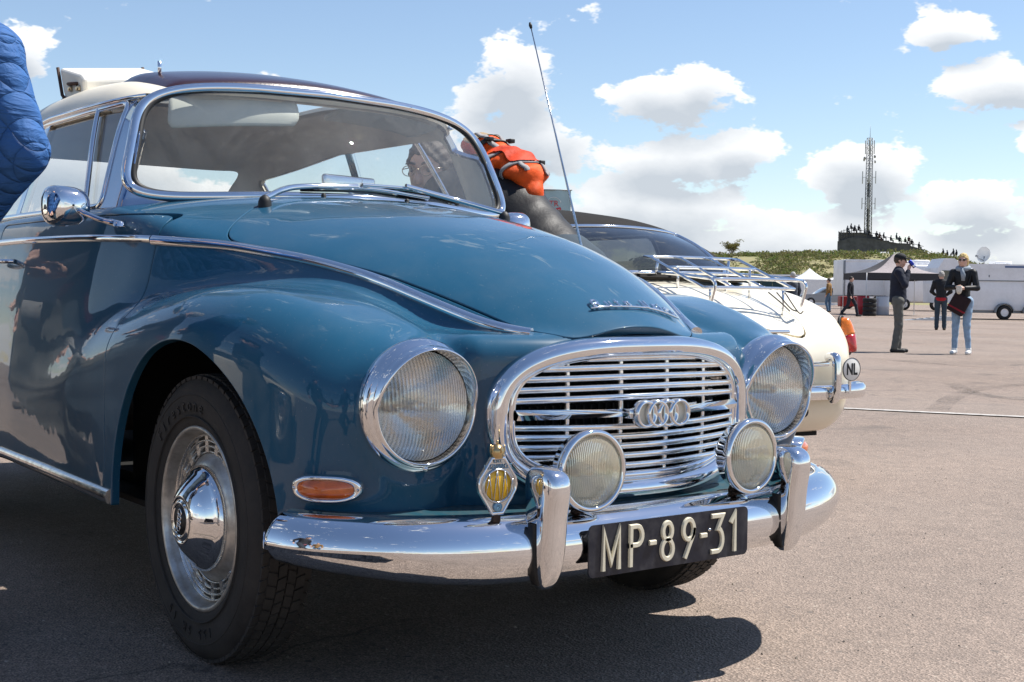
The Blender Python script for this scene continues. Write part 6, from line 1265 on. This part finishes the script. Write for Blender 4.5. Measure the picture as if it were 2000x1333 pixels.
for i, (px, py) in enumerate(specs):
    o = sp0 if i == 0 else sp0.copy()
    if i: COL.objects.link(o); o.data = sp0.data if i % 3 else sp0.data.copy()
    if i and i % 3 == 0: o.data.materials.clear(); o.data.materials.append(M_spec[1 + i % 2])
    q = place(px, GD - .4, 0); o.location = (q[0], q[1], zz(px, py) - .25); o.rotation_euler = (0, 0, YR + random.uniform(-.5, .8)); o.scale = (1.0, 1.0, random.uniform(.95, 1.25)); tag(o, 'dark figure of a spectator seated along the distant grandstand', 'person', 'spectators on the grandstand')
for px, py in ((1838, 491), (1846, 494), (1858, 491), (1864, 493)):
    o = sp0.copy(); COL.objects.link(o); q = place(px, 215, 0); o.location = (q[0], q[1], hz(px, py + 6, 215) - .1); o.rotation_euler = (0, 0, YL); tag(o, 'dark figure sitting on the dune crest above the white motorhome', 'person', 'people on the dune crest')
sb = [(0, 0, .45), (.2, .1, .3), (-.2, 0, .35), (0, 0, .85)]; q = place(1592, 206, 0); V, F = leaves([(q[0] + a, q[1] + b_, hill_z(1592, 206) + c_) for a, b_, c_ in sb], [.35, .3, .3, .28], 150, .08, 5, 1.0); sh = raw('shrub', V, F, leafm('dark_shrub', [(.3, (.012, .016, .010)), (.7, (.03, .04, .02))], 2.0)); tag(sh, 'lone dark shrub standing on the dune crest', 'shrub')

# ---------------------------------------------------------------- paddock vehicles and tents
M_white = mat('white_bodywork', (.86, .86, .87), .4, var=.03, dirt=(.45, .43, .40), dscale=1.2, damt=.25); M_tw = mat('white_tent_cloth', (.84, .84, .82), .8, var=.05); M_rub = mat('trailer_tyre', (.02, .02, .02), .8); M_trimg = mat('grey_trim', (.25, .26, .27), .5, .3); M_win = mat('dark_pane', (.02, .025, .03), .1, coat=1)
def veh(name, px0, depth, label, cat, yaw=0.0): p = place(px0, depth); e = empty(name, p, math.atan2(RTH[1], RTH[0]) + yaw); tag(e, label, cat); return e, depth / CAM_F
def sbx(root, nm, m, lo, hi, bev=.03): mb = MB(); mb.box(lo, hi, bev); return mb.build(nm, m, root)
def wheel_y(root, x, y, r, w=.2):
    e = empty('wheel', (x, y, r), parent=root); mb = MB(); mb.lathe([(r * .55, -w / 2), (r * .9, -w / 2), (r, -w * .3), (r, w * .3), (r * .9, w / 2), (r * .55, w / 2)], 28, 'y'); mb.build('tyre', M_rub, e); mb = MB(); mb.lathe([(0, -w * .42), (r * .2, -w * .46), (r * .35, -w * .34), (r * .6, -w * .40)], 20, 'y'); mb.build('rim', M_white, e); return e
# box trailer at the right edge
R1, k1 = veh('box_trailer', 1886, 55, 'low white box trailer with two wheels beside the blonde woman', 'trailer'); ZT = lambda py, px=1950: hz(px, py, 55) - float(gnd(*place(1950, 55)[:2]))
sbx(R1, 'body', M_white, (0, 0, .38), (4.6, 2.0, 1.66), .04); mb = MB(); mb.prism([(-.02, 1.665), (4.62, 1.665), (4.62, 1.95), (3.9, 2.18), (.25, 2.18), (-.02, 2.08)], -.02, 2.02, 'y'); mb.build('lid', M_white, R1)
sbx(R1, 'seam', M_trimg, (-.03, -.03, 1.63), (4.63, -.004, 1.675), .0); sbx(R1, 'corner_post', M_trimg, (-.06, -.03, .36), (0.0, .06, 1.66), .01); sbx(R1, 'chassis', M_trimg, (-.02, .05, .28), (4.6, 1.95, .37), .01)
for x in (1.55, 2.75):
    wheel_y(R1, x, -.12, .31); mb = MB(); mb.lathe([(.36, -.13), (.40, -.13), (.40, .14), (.36, .14)], 20, 'y', (x, -.12, .31), -math.pi / 2, math.pi / 2); mb.build('mudguard', M_trimg, R1)
for x in (.9, 2.4, 3.6): sbx(R1, 'hinge', M_trimg, (x, -.028, 1.80), (x + .05, -.02, 1.90), 0)
# motorhome with dish
R2, _ = veh('motorhome', 1826, 74, 'long white motorhome with satellite dish on its roof', 'motorhome'); mb = MB(); mb.prism([(0, .5), (9, .5), (9, 2.75), (1.4, 2.75), (1.0, 3.05), (.45, 3.05), (.1, 2.5), (-.05, 1.6)], 0, 2.3, 'y'); mb.build('body', M_white, R2)
sbx(R2, 'side_window', M_win, (3.2, -.02, 2.05), (4.4, 0, 2.5), .0); sbx(R2, 'blue_stripe', mat('blue_stripe', (.10, .16, .30), .5), (3.9, -.012, 2.55), (6.3, 0, 2.66), 0); sbx(R2, 'roof_vent', M_white, (1.1, .5, 2.76), (1.9, 1.5, 2.95), .06); sbx(R2, 'roof_vent', M_white, (3.5, .5, 2.76), (4.5, 1.5, 2.92), .05); sbx(R2, 'cab_window', M_win, (.3, -.02, 1.75), (1.2, 0, 2.35), 0)
for x in (1.3, 6.8): wheel_y(R2, x, .1, .36)
DS = empty('dish', (2.95, .8, 3.32), parent=R2); DS.rotation_euler = (0, rad(-8), rad(215)); mb = MB(); mb.lathe([(.0, -.10), (.2, -.085), (.38, -.03), (.46, .03), (.45, .035), (.37, -.02), (.2, -.075), (0, -.09)], 32, 'x'); mb.build('reflector', mat('dish_white', (.70, .70, .68), .5), DS); mb = MB(); mb.tube([(-.08, 0, -.1), (-.12, 0, -.55)], .04, 8); mb.build('stalk', M_trimg, DS); mb = MB(); mb.tube([(-.08, 0, -.35), (.35, 0, -.30), (.60, 0, -.22)], .03, 8); mb.box((.56, -.06, -.26), (.70, .06, -.14), .02); mb.build('feed_arm', M_trimg, DS)
# box lorry and camper roofs
R3, _ = veh('box_lorry', 1645, 80, 'tall white box lorry parked behind the walking man', 'lorry'); sbx(R3, 'box', M_white, (0, 0, .85), (2.9, 2.6, 3.05), .03); sbx(R3, 'edge_post', M_trimg, (-.03, -.03, .85), (.10, .05, 3.0), .01); sbx(R3, 'top_rail', M_white, (.1, -.03, 2.95), (2.92, .0, 3.07), 0); sbx(R3, 'side_strip', M_trimg, (-.02, .2, .80), (2.92, 2.5, .86), 0)
for x in (.5, 2.4): wheel_y(R3, x, .8, .42)
R4, _ = veh('camper_van', 1742, 78, 'white camper van with roof boxes beyond the dark canopy', 'camper'); sbx(R4, 'body', M_white, (0, 0, .45), (3.3, 2.2, 2.75), .15); sbx(R4, 'roof_box', M_white, (.2, .3, 2.76), (1.1, 1.2, 2.98), .08); sbx(R4, 'roof_box', M_white, (1.3, .3, 2.76), (2.3, 1.4, 3.05), .1); sbx(R4, 'window', M_win, (.3, -.012, 1.75), (1.4, .0, 2.3), 0); sbx(R4, 'door', M_trimg, (2.0, -.012, .6), (2.04, 0, 2.4), 0)
for x in (.7, 2.6): wheel_y(R4, x, .05, .35)
# dark canopy
CN, _ = veh('canopy_tent', 1690, 60, 'dark grey pop-up canopy with slanting roof behind the couple', 'canopy', rad(6)); M_can = cloth('canopy_cloth', (.045, .042, .045), .8); M_can2 = cloth('canopy_roof', (.30, .26, .26), .8)
W_, D_ = 3.6, 3.0; ap = (1.9, 1.5, 2.95); cr_ = [(0, 0, 1.98), (W_, 0, 1.98), (W_, D_, 1.98), (0, D_, 1.98)]
for i in range(4):
    a, b_ = np.array(cr_[i]), np.array(cr_[(i + 1) % 4]); g_ = np.array([[(a + (b_ - a) * u) * (1 - v) + np.array(ap) * v - np.array([0, 0, .22 * math.sin(math.pi * v) * (1 - .4 * math.sin(math.pi * u))]) for u in np.linspace(0, 1, 9)] for v in np.linspace(0, .98, 9)]); mb = MB(); mb.grid(g_); mb.build('roof_panel', M_can2 if i in (0, 1) else M_can, CN)
    n_ = np.cross(b_ - a, [0, 0, 1]); n_ /= np.linalg.norm(n_); mb = MB(); mb.grid(np.array([[a + (b_ - a) * u + n_ * .01 - np.array([0, 0, v]) for u in np.linspace(0, 1, 7)] for v in (-.01, .30)])); mb.build('valance', M_can, CN)
    mb = MB(); mb.tube([(a[0], a[1], 0), tuple(a)], .025, 8); mb.box((a[0] - .12, a[1] - .12, 0), (a[0] + .12, a[1] + .12, .03)); mb.build('leg', mat('white_pole', (.6, .6, .6), .4), CN)
for k in range(4): p = place(1697, 59); mb = MB(); mb.lathe([(.16, -.09), (.28, -.10), (.31, -.06), (.31, .06), (.28, .10), (.16, .09)], 24, 'z'); o = mb.build('spare_tyre', M_rub); o.location = (p[0], p[1], p[2] + .10 + .205 * k); tag(o, ['bottom', 'second', 'third', 'top'][k] + ' black tyre of the stack under the canopy\'s corner', 'tyre', 'stacked tyres')
rc, _ = veh('red_crate', 1640, 64, 'red crate on short legs beside the tan-jacketed man', 'crate'); sbx(rc, 'bin', mat('red_plastic', (.30, .02, .02), .5), (0, 0, .35), (.95, .6, .85), .04)
for x in (.06, .89): mb = MB(); mb.tube([(x, .1, 0), (x, .1, .36)], .025, 8); mb.build('leg', M_trimg, rc)
for i, (px, c_, lb, wd_) in enumerate(((1684, (.35, .02, .03), 'red fuel drum beside the stacked tyres', .34), (1722, (.55, .56, .6), 'silver drum under the dark canopy', .36))):
    e, _ = veh('drum', px, 61, lb, 'drum'); mb = MB(); mb.lathe([(0, 0), (wd_ * .8, 0), (wd_ * .85, .04), (wd_ * .85, .38), (wd_ * .88, .42), (wd_ * .85, .46), (wd_ * .85, .86), (wd_ * .8, .9), (0, .9)], 24); mb.build('barrel', mat('drum_%d' % i, c_, .4, .3), e); mb = MB(); mb.lathe([(0, .03), (.05, .03), (.05, 0)], 12, 'z', (.1, 0, .9)); mb.build('cap', M_trimg, e)
RA, _ = veh('loading_ramp', 1768, 52, 'pale aluminium ramp lying on the asphalt behind the couple', 'ramp'); mb = MB(); mb.prism([(0, 0), (1.9, .0), (1.9, .16), (1.7, .16)], 0, .5, 'y'); mb.build('deck', mat('aluminium', (.5, .52, .55), .4, .6), RA)
for k in range(5): sbx(RA, 'rung', M_trimg, (.4 + .28 * k, .02, .035 + .025 * k), (.44 + .28 * k, .48, .06 + .026 * k), 0)
# silver saloon
SS, _ = veh('silver_saloon', 1560, 98, 'silver grey modern saloon parked behind the cream car', 'car'); M_sil = mat('silver_paint', (.24, .26, .29), .3, .6, coat=.8); prof = [(0, .35), (.05, .75), (.35, .88), (1.25, .98), (1.95, 1.40), (2.6, 1.45), (3.3, 1.38), (4.1, 1.05), (4.6, .98), (4.68, .6), (4.6, .32), (0.2, .28)]
pr2 = spline([(a, b_) for a, b_ in prof], 60, True); mb = MB(); V = [np.stack([pr2[:, 0], 0 * pr2[:, 0] + y, .75 + (pr2[:, 1] - .75) * (1 - .10 * (abs(y - .88) / .88) ** 3)], 1) for y in np.linspace(0, 1.76, 9)]; mb.grid(np.array(V), closed_v=True); mb.add(V[0], [tuple(range(len(pr2)))]); mb.add(V[-1], [tuple(range(len(pr2)))]); mb.build('body', M_sil, SS)
for q in ([(1.55, 1.02), (2.02, 1.33), (2.55, 1.37), (2.55, 1.02)], [(2.62, 1.02), (2.62, 1.37), (3.25, 1.31), (3.75, 1.06)]): mb = MB(); mb.prism(q, -.015, .01, 'y'); mb.build('window', M_win, SS)
for x in (.85, 3.75): wheel_y(SS, x, .02, .32)
for z0, z1 in ((.80, .815), (.45, .47)): sbx(SS, 'trim_line', M_trimg, (.5, -.012, z0), (4.4, 0, z1), 0)
# white peaked tents and hoarding
def gazebo(px, d, w, lab):
    g_, _ = veh('gazebo', px, d, lab, 'tent'); hw = w; top = 3.1; ev = 2.15; cr_ = [(0, 0), (w, 0), (w, w), (0, w)]
    for i in range(4):
        a, b_ = np.array((*cr_[i], ev)), np.array((*cr_[(i + 1) % 4], ev)); ap_ = np.array((w / 2, w / 2, top)); mb = MB(); mb.grid(np.array([[(a + (b_ - a) * u) * (1 - v) + ap_ * v - np.array([0, 0, .28 * math.sin(math.pi * v)]) for u in np.linspace(0, 1, 7)] for v in np.linspace(0, 1, 9)])); mb.build('roof_panel', M_tw, g_)
        mb = MB(); mb.grid(np.array([[a + (b_ - a) * u - np.array([0, 0, v]) + np.array([0, .012 * math.sin(u * 30), 0]) for u in np.linspace(0, 1, 13)] for v in (0, ev)])); mb.build('side_wall', M_tw, g_)
    return g_
gazebo(1546, 108, 3.6, 'white peaked tent nearest the luggage rack'); gazebo(1614, 112, 4.2, 'white peaked tent beside the tall box lorry')
hd, _ = veh('hoarding', 1380, 122, 'long dark teal hoarding with pale top rail below the dune', 'hoarding'); M_teal = mat('teal_board', (.012, .045, .050), .6, var=.2, vscale=2)
for k in range(9): sbx(hd, 'board', M_teal, (k * 1.02, 0, .1), (k * 1.02 + 1.0, .06, 2.55), 0)
sbx(hd, 'top_rail', M_white, (0, -.03, 2.56), (9.2, .09, 2.72), 0)
# hanging banner
bn_, _ = veh('banner', 1060, 25, 'pale teal banner with red TR emblem above the soft top', 'banner'); z1_, z0_ = hz(1085, 364, 25) + .0, hz(1085, 408, 25) - .5; M_ban = mat('pale_teal_cloth', (.36, .50, .52), .7, var=.06, vscale=5)
mb = MB(); mb.grid(np.array([[(u * .50, .018 * math.sin(u * 9 + v), z1_ - (z1_ - z0_) * v) for u in np.linspace(0, 1, 14)] for v in np.linspace(0, 1, 10)])); mb.build('cloth', M_ban, bn_); mb = MB(); mb.tube([(-.02, 0, z1_ + .01), (.52, 0, z1_ + .01)], .012, 8); mb.tube([(-.01, .02, -.1), (-.01, .02, z1_ + .02)], .018, 8); mb.build('pole', M_trimg, bn_)
M_redp = mat('red_print', (.50, .06, .07), .7); text('TR', .16, M_redp, bn_, (.17, -.03, z1_ - .26), (rad(90), 0, 0)); mb = MB(); mb.prism([(.18, z1_ - .40), (.32, z1_ - .37), (.30, z1_ - .32), (.20, z1_ - .345)], -.028, -.024, 'y'); mb.build('emblem_flash', M_redp, bn_); mb = MB(); mb.tube([(.17 + .14 * math.cos(a), -.028, z1_ - .27 + .14 * math.sin(a)) for a in np.linspace(.2, 5.6, 24)], .005, 5); mb.build('emblem_ring', mat('white_print', (.7, .72, .72), .7), bn_)

# ---------------------------------------------------------------- what stands on the near side, out of frame, and shows only mirrored in paint and chrome
def out(src, loc, yaw, label, sc=1.0): c_ = copy_tree(src); c_.location = loc; c_.rotation_euler = (0, 0, yaw); c_.scale = (sc,) * 3; tag(c_, label); return c_
out(P1, (-2.35, -1.34, 0), 1.2, 'capped man in navy mirrored in the blue car\'s door'); out(P5, (.75, -2.75, 0), 1.0, 'man in pink shirt mirrored in the blue car\'s front wing'); out(P3, (-1.80, -1.26, 0), 2.2, 'dark-coated man mirrored in the front of the blue door'); out(P4, (1.6, -3.9, 0), 2.2, 'tan-jacketed man mirrored in the blue car\'s nose')
out(P6, (-3.2, -1.72, 0), 1.0, 'slate-jacketed man mirrored at the rear of the blue door'); out(P1, (-.9, -2.2, 0), 1.9, 'capped man in navy mirrored above the front wheel arch'); out(P3, (-4.6, -2.0, 0), 1.9, 'dark-coated man mirrored low beside the door handle')
out(KG, (-5.0, -3.9, 0), rad(170), 'cream convertible parked opposite, mirrored in the blue front wing')
